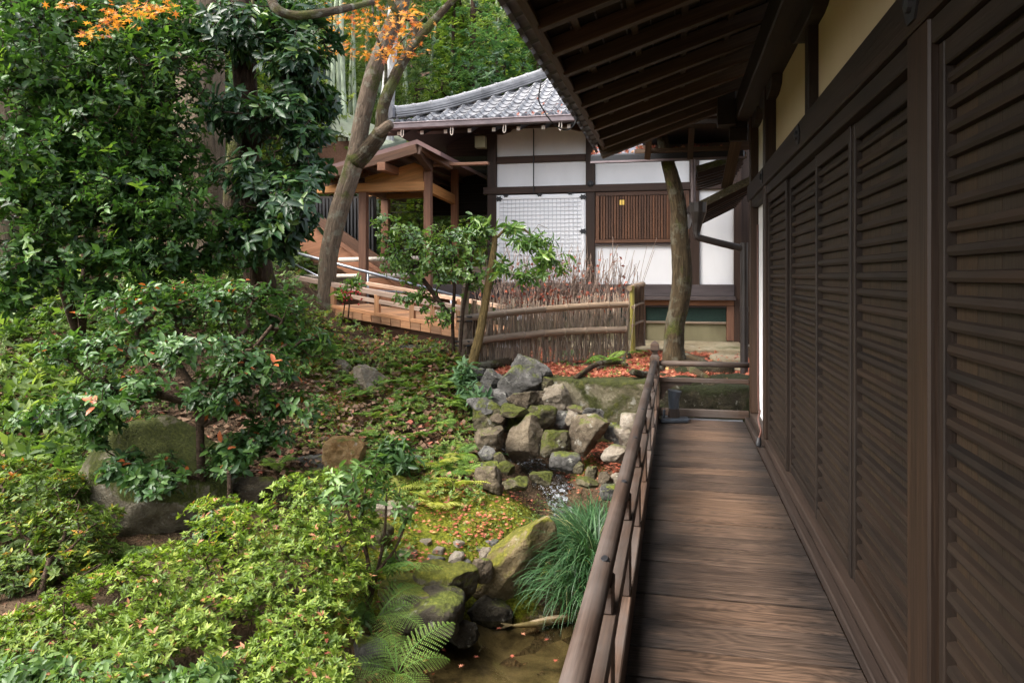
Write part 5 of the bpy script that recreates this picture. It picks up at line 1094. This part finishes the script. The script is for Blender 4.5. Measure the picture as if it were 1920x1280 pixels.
m = MB(); m.tube([W(1272, 692, 9.45), W(1264, 676, 9.45), W(1263, 650, 9.45), W(1265, 610, 9.45), W(1272, 575, 9.45), W(1278, 530, 9.45), W(1277, 480, 9.45), W(1273, 430, 9.45), W(1272, 390, 9.45), W(1264, 350, 9.45), W(1252, 305, 9.45), W(1240, 250, 9.5)], [.22, .155, .128, .122, .125, .130, .125, .110, .098, .095, .085, .07], 18, sub=5, rough=.085, seed=8); m.build('trunk', M['bark_slim'], sl, smooth=True)
m = MB()
for i, pp in enumerate(([(1262, 672), (1235, 690), (1215, 700)], [(1280, 670), (1310, 676), (1340, 690)], [(1275, 680), (1300, 695), (1330, 708)])): q = [WZ(u, v, .40) for u, v in pp]; m.tube(q, [.09, .06, .02], 9, sub=4, rough=.2, seed=i)
m.build('roots', M['bark_slim'], sl, smooth=True)

# ---- dry twig bush behind the fence
dt = empty('dry_twig_bush', 'leafless bush of pale dry twigs standing behind the brushwood fence', 'shrub', W(1040, 640, 11.0))
m = MB()
def fdt():
    u = np.clip(rng.normal(1050, 75), 900, 1175); p = W(u, rng.uniform(580, 620), 11 + rng.random() * .5); h = rng.uniform(20, 90) * (1.3 if rng.random() < .12 else 1); q = W(u + rng.normal(6, 22) * h / 70, rng.uniform(545, 580) - h, 11 + rng.random() * .5); return p, q, rng.normal(size=3) * .04
twigs(m, 420, fdt, .0042); m.build('twigs', M['drytwig'], dt)
f = Fol(); n_ = 520; P = np.array([W(np.clip(rng.normal(1060, 75), 890, 1172), rng.normal(562, 14) if rng.random() < .85 else rng.uniform(480, 550), 11 + rng.random() * .5) for _ in range(n_)]); f.leaves(P, rng.normal(size=(n_, 3)), rng.normal(size=(n_, 3)), .07, .045, rng.random(n_) * .8, TS); f.build('withered_leaves', L_['fallen'], dt)

# ---- ferns
def fern(seed, nf=7, L=.42, npin=15, deep=False):
    r = np.random.default_rng(seed); f = Fol()
    for k in range(nf):
        az = k * 2 * math.pi / nf + r.normal() * .35; Lf = L * r.uniform(.7, 1.1); e0, e1 = R_(r.uniform(48, 75)), R_(r.uniform(-35, -5)); S = np.linspace(0, 1, 24); el = e0 + (e1 - e0) * S ** .8
        h = np.array([math.cos(az), math.sin(az), 0]); pts = np.cumsum(np.vstack([[0, 0, 0], (np.cos(el)[:, None] * h + np.sin(el)[:, None] * UP)[1:] * Lf / 23]), 0); sd = np.array([-math.sin(az), math.cos(az), 0])
        f.raw(*_strip(pts, sd, np.linspace(.004, .0015, 24) * L / .4), np.full(48, .3))
        P = []; D = []; N2 = []; LL = []; tint = r.uniform(.2, .9)
        for s in np.linspace(.16, .985, npin):
            i = min(22, int(s * 23)); p = pts[i] + (pts[i + 1] - pts[i]) * (s * 23 - i); t = nrm(pts[i + 1] - pts[i]); up = np.cross(t, sd) if np.cross(t, sd)[2] > 0 else -np.cross(t, sd)
            ln_ = Lf * .30 * (math.sin(math.pi * min(1, (s - .1) / .9) ** .75) ** .8 + .06) 
            for sg in (-1, 1):
                d = nrm(sd * sg * .93 + t * .38 - UP * .12)
                if not deep: P.append(p); D.append(d); N2.append(up + r.normal(size=3) * .15); LL.append((ln_, min(ln_ * .30, Lf * .84 / npin * .85)))
                else:
                    nn_ = 11; q = np.cross(up, d)
                    for c in np.linspace(.06, .97, nn_):
                        for s2 in (-1, 1): P.append(p + d * ln_ * c - UP * .1 * ln_ * c * c); D.append(nrm(q * s2 + d * .45)); N2.append(up + r.normal(size=3) * .1); l2 = Lf * .84 / npin * .40 * (1 - c) ** .5 + .002; LL.append((l2, ln_ * .045))
        LL = np.array(LL); f.leaves(np.array(P), np.array(D), np.array(N2), LL[:, 0], LL[:, 1], np.clip(tint + r.normal(size=len(P)) * .08, 0, 1), TS)
    return f
def _strip(pts, sd, wd):
    n = len(pts); V = np.stack([pts - sd * wd[:, None], pts + sd * wd[:, None]], 1).reshape(-1, 3); i = np.arange(n - 1) * 2
    return V, np.concatenate([np.stack([i, i + 1, i + 3], 1), np.stack([i, i + 3, i + 2], 1)])
protos = {}
def put_fern(kind_, variant, u, v, size, label, group, p=None):
    key = (kind_, variant)
    if key not in protos:
        o = fern(100 + variant * 7 + len(kind_), 6 + variant % 3, .40, 13 if kind_ != 'fernbig' else 14, kind_ == 'fernbig').build('fern', L_['fern' if kind_ == 'fernbig' else kind_]); protos[key] = o
    else: o = protos[key].copy(); C.objects.link(o)
    q = hit(u, v) if p is None else p
    o.location = q + np.array([0, 0, .01]); o.rotation_euler = (rng.normal() * .12, rng.normal() * .12, rng.uniform(0, 6.3)); s = size / .40; o.scale = (s, s, s * rng.uniform(.85, 1.1))
    return tag(o, label, 'fern', group)
for i in range(90):                                  # slope between boardwalk and stream
    u = rng.uniform(560, 895); v = rng.uniform(650, 900)
    if v < 640 + (700 - u) * .1: continue
    if u < 640 and v > 760: continue
    put_fern('fern', i % 4, u, v, rng.uniform(.17, .32), 'small green fern among leaf litter on the slope below the boardwalk', 'ferns on the slope')
for u, v, s in ((790, 905, .3), (835, 880, .34), (860, 920, .32), (800, 930, .34), (760, 930, .3), (845, 860, .28), (870, 890, .26), (815, 960, .3), (780, 880, .3), (730, 930, .26)): put_fern('fernyellow', int(u) % 3, u, v, s, 'yellow green fern in the bright patch left of the stream boulders', 'yellow ferns by the stream')
for i in range(16): u = rng.uniform(10, 230); put_fern('fern', i % 4, u, rng.uniform(770, 900), rng.uniform(.2, .32), 'small fern in the dead leaves left of the mossy boulder', 'ferns left of the boulder')
put_fern('fernyellow', 1, 735, 790, .26, 'faded straw coloured fern alone on the slope', None)
put_fern('ferngrey', 0, 1075, 672, .46, 'blue green fern on the terrace before the brushwood fence', None)
put_fern('fern', 1, 1140, 690, .42, 'bushy fern over the log on the terrace', None); put_fern('fern', 2, 1165, 672, .45, 'taller fern beside the yellow bamboo post', None)
put_fern('ferngrey', 1, 958, 858, .2, 'tiny fern at the dark cave mouth', None)
put_fern('fernbig', 0, 0, 0, .44, 'big arching fern at the edge of the pond', None, W(705, 1165, 4.75)); put_fern('fernbig', 1, 0, 0, .46, 'upright light fern against the flat topped rock', None, W(700, 1090, 5.0)); put_fern('fernbig', 2, 0, 0, .44, 'big fern hanging over the pond at the bottom edge', None, W(745, 1270, 4.3))
put_fern('fern', 3, 1000, 686, .2, 'dark tufted fern behind the slanting grey slab', None)
put_fern('fern', 0, 190, 1010, .3, 'fern leaning over the left foot of the boulder', None); put_fern('fern', 1, 225, 1060, .3, 'fern between the two azaleas', None)
for i, (u, v) in enumerate(((640, 1000), (600, 1010), (560, 900), (590, 940), (700, 890), (520, 880))): put_fern('fern', i % 4, u, v, .26, 'fern under the bare stemmed shrub behind the bright azalea', 'ferns behind the bright azalea')

# ---- grass clump at the water
gcl = []; f = Fol(); nb_ = 1700
gb = WZ(1104, 1074, -.72)
for i in range(nb_):
    an = rng.uniform(0, 6.3); r = rng.random() ** .5; bx = gb[0] + .02 + .26 * r * math.cos(an); by = gb[1] + .05 + .62 * r * math.sin(an); bz = -.80 + .22 * (1 - r * r) + .10 * (by - gb[1])
    Lb = rng.uniform(.34, .60); az = math.atan2(by - gb[1] - .05, (bx - gb[0]) * 1.6 - .10) + rng.normal() * .7; e0 = R_(rng.uniform(58, 88)); e1 = R_(rng.uniform(-75, 10)); S = np.linspace(0, 1, 8); el = e0 + (e1 - e0) * S ** 1.3
    h = np.array([math.cos(az), math.sin(az), 0]); pts = np.array([bx, by, bz]) + np.cumsum(np.vstack([[0, 0, 0], (np.cos(el)[:, None] * h + np.sin(el)[:, None] * UP)[1:] * Lb / 7]), 0); sd = nrm(np.array([-math.sin(az), math.cos(az), rng.normal() * .25]))
    V, Fc = _strip(pts, sd, np.array([.0028, .0036, .0038, .0036, .0032, .0026, .0017, .0004])); f.raw(V, Fc, np.full(16, np.clip(rng.normal(.45, .22) + (.5 if rng.random() < .03 else 0), 0, 1)))
tag(f.build('grass_clump', L_['grass']), 'large arching clump of dark grass beside the railing over the pond', 'grass clump')

# ---- koi half hidden below the grass
kz = PZ + .01
kz = PZ - .022; kp = [WZ(u, v, kz) for u, v in ((962, 1172), (982, 1171), (1005, 1168), (1030, 1163), (1055, 1160))]
m = MB(); m.tube([kp[0], kp[1], kp[2], kp[3], kp[4], kp[4] + (kp[4] - kp[3]) * .6], [.009, .018, .027, .032, .030, .014], 12, sub=4)
ko = tag(m.build('koi', simple('pale koi skin', (.25, .19, .12), .3, .3, 14), smooth=True), 'pale carp at the pond edge under the grass tips', 'fish')
m = MB(); d = nrm(kp[0] - kp[1]); s2 = np.cross(d, UP)
m.prism([kp[0] - d * .02, kp[0] + d * .11 + s2 * .05 + (0, 0, .01), kp[0] + d * .06, kp[0] + d * .10 - s2 * .045], (0, 0, .004)); m.build('tail_fin', M['bamboo_old'], ko)
m = MB(); m.prism([kp[3] + s2 * .03, kp[3] + s2 * .10 + d * .06, kp[3] + s2 * .04 + d * .07], (0, 0, .004)); m.build('side_fin', M['bamboo_old'], ko)

# ---- fallen leaves, litter, weeds
def scatter(n, fx, size, fol, T, tfun, lift=.008, flat=.35):
    XY = fx(n); z = ground(XY[:, 0], XY[:, 1]); k = len(z); P = np.stack([XY[:, 0], XY[:, 1], z + lift + rng.random(k) * .015], 1); N2 = rng.normal(size=(k, 3)) * flat + (0, 0, 1); D = rng.normal(size=(k, 3)) * (1, 1, .15)
    s = rng.uniform(size[0], size[1], k); fol.leaves(P, D, N2, s, s * rng.uniform(.7, 1, k), np.clip(tfun(k), 0, 1), T)
def by_px(u0, u1, v0, v1, cond=None):
    def fx(n):
        out = []
        while len(out) < n:
            u, v = rng.uniform(u0, u1), rng.uniform(v0, v1)
            if cond and not cond(u, v): continue
            out.append(hit(u, v, 2.8, 14)[:2])
        return np.array(out)
    return fx
def gauss(pts):
    def fx(n):
        out = []
        for (u, v, r, w_) in pts: c = hit(u, v); out.append(c[:2] + rng.normal(size=(int(n * w_), 2)) * r)
        return np.vstack(out)
    return fx
f = Fol(); norm = lambda mu, sd: (lambda k: rng.normal(mu, sd, k))
def terr(n): xy = np.stack([rng.uniform(-2.2, 1.0, n), rng.uniform(8.78, 12.0, n)], 1); k = (np.sin(xy[:, 0] * 2.1 + 1) * np.sin(xy[:, 1] * 2.7) > -.75); return xy[k]
scatter(13500, terr, (.045, .085), f, TSTAR, norm(.5, .24), .02)
scatter(1500, gauss([(1120, 860, .22, .3), (1160, 880, .2, .2), (1080, 800, .25, .2), (1030, 800, .2, .1), (1140, 830, .2, .2)]), (.035, .065), f, TSTAR, norm(.42, .22), .012)
scatter(420, gauss([(930, 985, .2, .25), (900, 1000, .18, .2), (960, 930, .22, .2), (830, 1005, .22, .2), (880, 950, .2, .15)]), (.03, .055), f, TSTAR, norm(.5, .25), .012)
scatter(350, gauss([(770, 1075, .12, .3), (740, 960, .3, .4), (700, 1180, .25, .3)]), (.03, .055), f, TSTAR, norm(.4, .25), .012)
scatter(500, by_px(560, 900, 640, 960), (.03, .06), f, TSTAR, norm(.3, .2), .01)
az_ = TIPS[[k for k in TIPS if k.startswith('azalea')][0]]; az_ = az_[rng.choice(len(az_), 80, False)]; f.leaves(az_ + (0, 0, .012), rng.normal(size=az_.shape) * (1, 1, .2), rng.normal(size=az_.shape) * .3 + (0, 0, 1), .045, .042, rng.random(len(az_)), TSTAR)
for n_, fx_ in ((420, lambda: WY(rng.uniform(1112, 1394), rng.uniform(279, 291), 9.75)), (34, lambda: np.array([rng.uniform(X(985), X(1075)), 12.25 + rng.random() * .1, ZE + .04])), (14, lambda: np.array([rng.uniform(X(1010), X(1075)), 12.25 + rng.random() * .9, ZE + .42 * rng.random() + .04]))):
    P = np.array([fx_() for _ in range(n_)]); f.leaves(P, rng.normal(size=P.shape), rng.normal(size=P.shape) * .6 + (0, -.4, 1), .07, .065, np.clip(rng.normal(.5, .25, n_), 0, 1), TSTAR)
P = np.array([WZ(*q, PZ + .006) for q in ((905, 1150), (922, 1142), (938, 1158), (950, 1150), (842, 1176), (868, 1165), (985, 1190), (1020, 1200), (900, 1230), (860, 1250), (1040, 1240), (960, 1225), (828, 1215), (930, 1178))]); f.leaves(P, rng.normal(size=P.shape) * (1, 1, .02), np.tile([0, 0, 1.0], (len(P), 1)), .045, .04, rng.random(len(P)), TSTAR)
kind(f.build('fallen_leaves', L_['fallen']), 'stuff')
f = Fol()
scatter(5200, by_px(0, 900, 600, 1000, lambda u, v: (v > 640 or u < 560) and not (u > 700 and v > 920)), (.04, .10), f, TS, norm(.5, .28), .008, .5)
scatter(900, by_px(0, 260, 760, 900), (.06, .13), f, TS, norm(.6, .25), .01, .5)
scatter(1500, by_px(520, 890, 640, 905), (.04, .09), f, TS, norm(.65, .25), .06, .6)
kind(f.build('leaf_litter', L_['litter']), 'stuff')
m = MB()
for _ in range(160):
    q = hit(rng.uniform(520, 890), rng.uniform(660, 900)); a_ = rng.uniform(0, 6.3); l_ = rng.uniform(.1, .4); m.tube([q + (0, 0, .015), q + np.array([math.cos(a_) * l_, math.sin(a_) * l_, 0]) * .5 + (0, 0, .03), (lambda e_: np.array([e_[0], e_[1], gz(e_[0], e_[1]) + .015]))(q + np.array([math.cos(a_), math.sin(a_), 0]) * l_)], [.006, .005, .003], 4)
kind(m.build('fallen_twigs', M['drytwig']), 'stuff')
f = Fol()
def cover(n, fx, L, hgt, ti):
    XY = fx(n); z = ground(XY[:, 0], XY[:, 1]); P = np.stack([XY[:, 0], XY[:, 1], z + hgt * (.3 + rng.random(len(z)))], 1); A = rng.normal(size=P.shape) * .35 + (0, -.15, 1); f.whorls(P, A, 6, L, L * .5, (45, 90), TS, np.clip(rng.normal(ti, .25, len(P)), 0, 1))
cover(1900, by_px(540, 905, 640, 960, lambda u, v: math.sin(u * .03) * math.sin(v * .045 + u * .01) > -.35), .036, .09, .62)
cover(900, by_px(560, 860, 600, 700), .045, .12, .7)
cover(1100, by_px(0, 330, 540, 1000), .05, .09, .35)
cover(500, by_px(380, 620, 500, 700), .05, .10, .3)
cover(1700, by_px(-40, 570, 470, 640), .06, .14, .25)
cover(900, by_px(0, 230, 620, 880), .05, .10, .4)
cover(500, by_px(520, 780, 900, 1120), .03, .06, .6)
cover(420, by_px(840, 1060, 930, 1040), .016, .01, .75)
cover(160, by_px(1000, 1240, 670, 712), .03, .05, .4)
kind(f.build('ground_cover', L_['cover']), 'stuff')

# ================================================================== wooded hill behind
def forest_tree(seed, h, r, cz, lm, n_, bm='bark_dark', lsize=.14, npl=9, tr=.10, cone=False):
    rr_ = np.random.default_rng(seed); root = empty('forest_tree', 'x', 'tree'); 
    nb = 6; cs = [(np.array([rr_.normal() * r * .35, rr_.normal() * r * .35, cz + (h - cz) * rr_.uniform(.1, .9)]), rr_.uniform(.45, .8)) for _ in range(9)]
    P = []
    for _ in range(n_):
        if cone: t = rr_.random() ** .8; an = rr_.uniform(0, 6.3); q = r * (1 - t) * rr_.uniform(.5, 1) ; P.append((q * math.cos(an), q * math.sin(an), cz + (h - cz) * t - .25 * q))
        else: c, s_ = cs[rr_.integers(9)]; d = nrm(rr_.normal(size=3)); P.append(c + d * rr_.random() ** .4 * np.array([r * s_, r * s_, (h - cz) * .22]))
    P = np.array(P); P[:, 2] = np.maximum(P[:, 2], .2); trunk = np.array([(0, 0, -.3), (.05, 0, h * .3), (0, .08, h * .6), (.04, 0, h * .92)])
    tips, dirs, _ = branches([trunk], P[:130], .008, .5, 'limbs', M[bm], root)
    m = MB(); m.tube(trunk, [tr * 1.3, tr, tr * .7, tr * .25], 9, sub=3, rough=.08); m.build('trunk', M[bm], root, smooth=True)
    f = Fol(); O = unit(P - np.array([0, 0, cz + (h - cz) * .4])); f.whorls(P + rr_.normal(size=P.shape) * .05, O * .6 + np.array([0, 0, .6]) + rr_.normal(size=P.shape) * .3, npl, lsize, lsize * .42, (45, 95), TS, np.clip(rr_.normal(.45, .25, len(P)), 0, 1), .15); f.build('crown', L_[lm], root)
    return root
def copy_tree(o):
    c = o.copy(); C.objects.link(c)
    for ch in o.children: d = ch.copy(); C.objects.link(d); d.parent = c
    return c
protos_f = [forest_tree(1, 7, 2.0, 1.2, 'forest', 900), forest_tree(2, 8.5, 2.2, 1.0, 'forest2', 950, lsize=.17), forest_tree(3, 5, 1.9, .3, 'forest3', 800, lsize=.11), forest_tree(4, 10, 2.0, 1.0, 'forest', 1000, cone=True, lsize=.12), forest_tree(5, 12.5, 2.2, 7.4, 'rust', 260, lsize=.13, npl=8)]
KL = ['leafy mid green tree on the hillside behind the roofs', 'blue green broadleaf tree on the hillside behind the roofs', 'low yellow green tree behind the tiled roof', 'dark conical conifer on the hillside behind the roofs', 'rusty brown withering cedar above the tiled roof']
used = set()
def ftree(k, u, z_, s=1.0):
    o = protos_f[k] if k not in used else copy_tree(protos_f[k]); used.add(k)
    p = W(u, 400, z_); o.location = (p[0], p[1], gz(p[0], p[1]) - .1); o.rotation_euler = (0, 0, rng.uniform(0, 6.3)); o.scale = (s, s, s * rng.uniform(.9, 1.1)); o['label'] = KL[k]; o['group'] = 'trees on the wooded hill' if k != 4 else 'withering cedars'
    return o
for k, u, z_, s in ((1, 930, 22, 1.0), (3, 850, 25, 1.1), (0, 780, 24, 1.0), (1, 880, 27, 1.1), (0, 960, 26, 1.1), (2, 820, 20.5, .55), (2, 900, 20.5, .6), (2, 740, 21, .7), (3, 985, 24, 1.0), (0, 640, 26, 1.0), (3, 700, 28, 1.1), (1, 560, 25, 1.0), (2, 600, 22, .9), (0, 500, 23, 1.0), (4, 885, 25.0, 1.15), (1, 1010, 22, 1.0), (0, 1040, 24, 1.1),
                    (0, 400, 18, 1.0), (1, 300, 17, 1.0), (3, 200, 19, 1.0), (0, 100, 16, 1.0), (1, 0, 15, 1.0), (3, -100, 17, 1.1), (2, 450, 17, .8), (2, 240, 15, .7), (0, 720, 32, 1.3), (1, 820, 33, 1.3), (3, 920, 33, 1.4), (0, 1000, 32, 1.3), (1, 620, 33, 1.3), (3, 540, 31, 1.3), (0, 450, 29, 1.2), (3, 330, 27, 1.2), (1, 200, 25, 1.2), (0, 60, 24, 1.2), (0, 660, 40, 1.4), (3, 780, 41, 1.5), (1, 900, 42, 1.5), (0, 520, 39, 1.4), (3, 1050, 38, 1.4), (3, 380, 36, 1.4), (1, 260, 33, 1.3), (0, -250, 14, 1.0), (1, -450, 15, 1.0), (3, -350, 19, 1.2), (0, -650, 15, 1.1), (1, -200, 22, 1.2), (3, -700, 20, 1.2), (0, -500, 24, 1.3), (1, -900, 14, 1.0), (2, -380, 12, .9), (2, -800, 12, .9)):
    ftree(k, u, z_, s)
# bamboo
def bamboo_plant(seed):
    r = np.random.default_rng(seed); root = empty('bamboo', 'x', 'bamboo'); m = MB(); H = 11; pts = [(0, 0, -.4), (.02, 0, 3), (.1, .05, 6), (.35, .1, 9), (.9, .2, H)]; P_s, R_s = smooth_path(np.array(pts, float), np.array([.062, .060, .052, .036, .01]), 9); R_s[::3] *= 1.12; m.tube(P_s, R_s, 9); m.build('culm', M['culm'], root, smooth=False)
    f = Fol(); P = []
    for _ in range(230): t = r.uniform(.42, 1); i = int(t * (len(P_s) - 1)); d = r.normal(size=3) * (1, 1, .35); P.append(P_s[i] + nrm(d) * r.uniform(.2, 1.3) * (1.15 - t * .6))
    P = np.array(P); f.whorls(P, r.normal(size=P.shape) * .5 + (0, 0, -.4), 8, .17, .024, (35, 80), TS, np.clip(r.normal(.5, .25, len(P)), 0, 1), .3); f.build('foliage', L_['bambooleaf'], root); return root
bp = [bamboo_plant(i) for i in (1, 2, 3)]; ub = set()
for i, (u, z_) in enumerate(((556, 20), (570, 22), (584, 19.5), (596, 23), (608, 21), (618, 19), (627, 24), (640, 20), (652, 22), (655, 18.8), (663, 25), (676, 21), (690, 24), (700, 22), (735, 23), (545, 24), (532, 21), (720, 26), (745, 27), (610, 27), (580, 28), (650, 29), (770, 25), (800, 27), (860, 29), (940, 30), (900, 26))):
    b = bp[i % 3] if i % 3 not in ub else copy_tree(bp[i % 3]); ub.add(i % 3); p = W(u, 400, z_); b.location = (p[0], p[1], gz(p[0], p[1])); b.rotation_euler = (rng.normal() * .03, rng.normal() * .03, rng.uniform(0, 6.3)); b.scale = (1, 1, rng.uniform(.9, 1.15)); b['label'] = 'tall pale bamboo culm in the grove behind the leaning tree'; b['group'] = 'bamboo grove behind the roofs'
wt = empty('pale_tree', 'tree with chalky white trunk just behind the leaning trunk', 'tree', W(728, 250, 18.6))
m = MB(); m.tube([W(722, 300, 18.6), W(724, 220, 18.6), W(730, 150, 18.6), W(735, 60, 18.6), W(742, -60, 18.6), W(744, -200, 18.6)], [.24, .2, .17, .15, .12, .07], 12, sub=4, rough=.08); m.build('trunk', M['bark_pale'], wt, smooth=True); tree_top(wt, W(744, -240, 18.6), 2.6, 2.0, 300, 'forest3')
f = Fol(); n_ = 8000; xx = rng.uniform(-16, 4, n_); yy = rng.uniform(17.5, 32, n_); zz = ground(xx, yy, False); P = np.stack([xx, yy, zz + rng.random(n_) * .7], 1); f.whorls(P, rng.normal(size=P.shape) * .4 + (0, -.4, 1), 6, .22, .09, (40, 90), TS, np.clip(rng.normal(.4, .25, n_), 0, 1))
n_ = 4500; xx = rng.uniform(-13, -6.5, n_); yy = rng.uniform(9.5, 17.5, n_); zz = ground(xx, yy, False); P = np.stack([xx, yy, zz + rng.random(n_) * .5], 1); f.whorls(P, rng.normal(size=P.shape) * .4 + (0, -.4, 1), 6, .14, .06, (40, 90), TS, np.clip(rng.normal(.35, .25, n_), 0, 1))
n_ = 5200; xx = rng.uniform(-14, -4.6, n_); yy = rng.uniform(2.2, 12, n_); k = (xx < -.93 * yy + .1); xx, yy = xx[k], yy[k]; n_ = len(xx); zz = ground(xx, yy, False); P = np.stack([xx, yy, zz + rng.random(n_) * .3], 1); f.whorls(P, rng.normal(size=P.shape) * .4 + (0, 0, 1), 7, .12, .05, (40, 90), TS, np.clip(rng.normal(.4, .25, n_), 0, 1))
kind(f.build('hillside_undergrowth', L_['forest']), 'stuff')
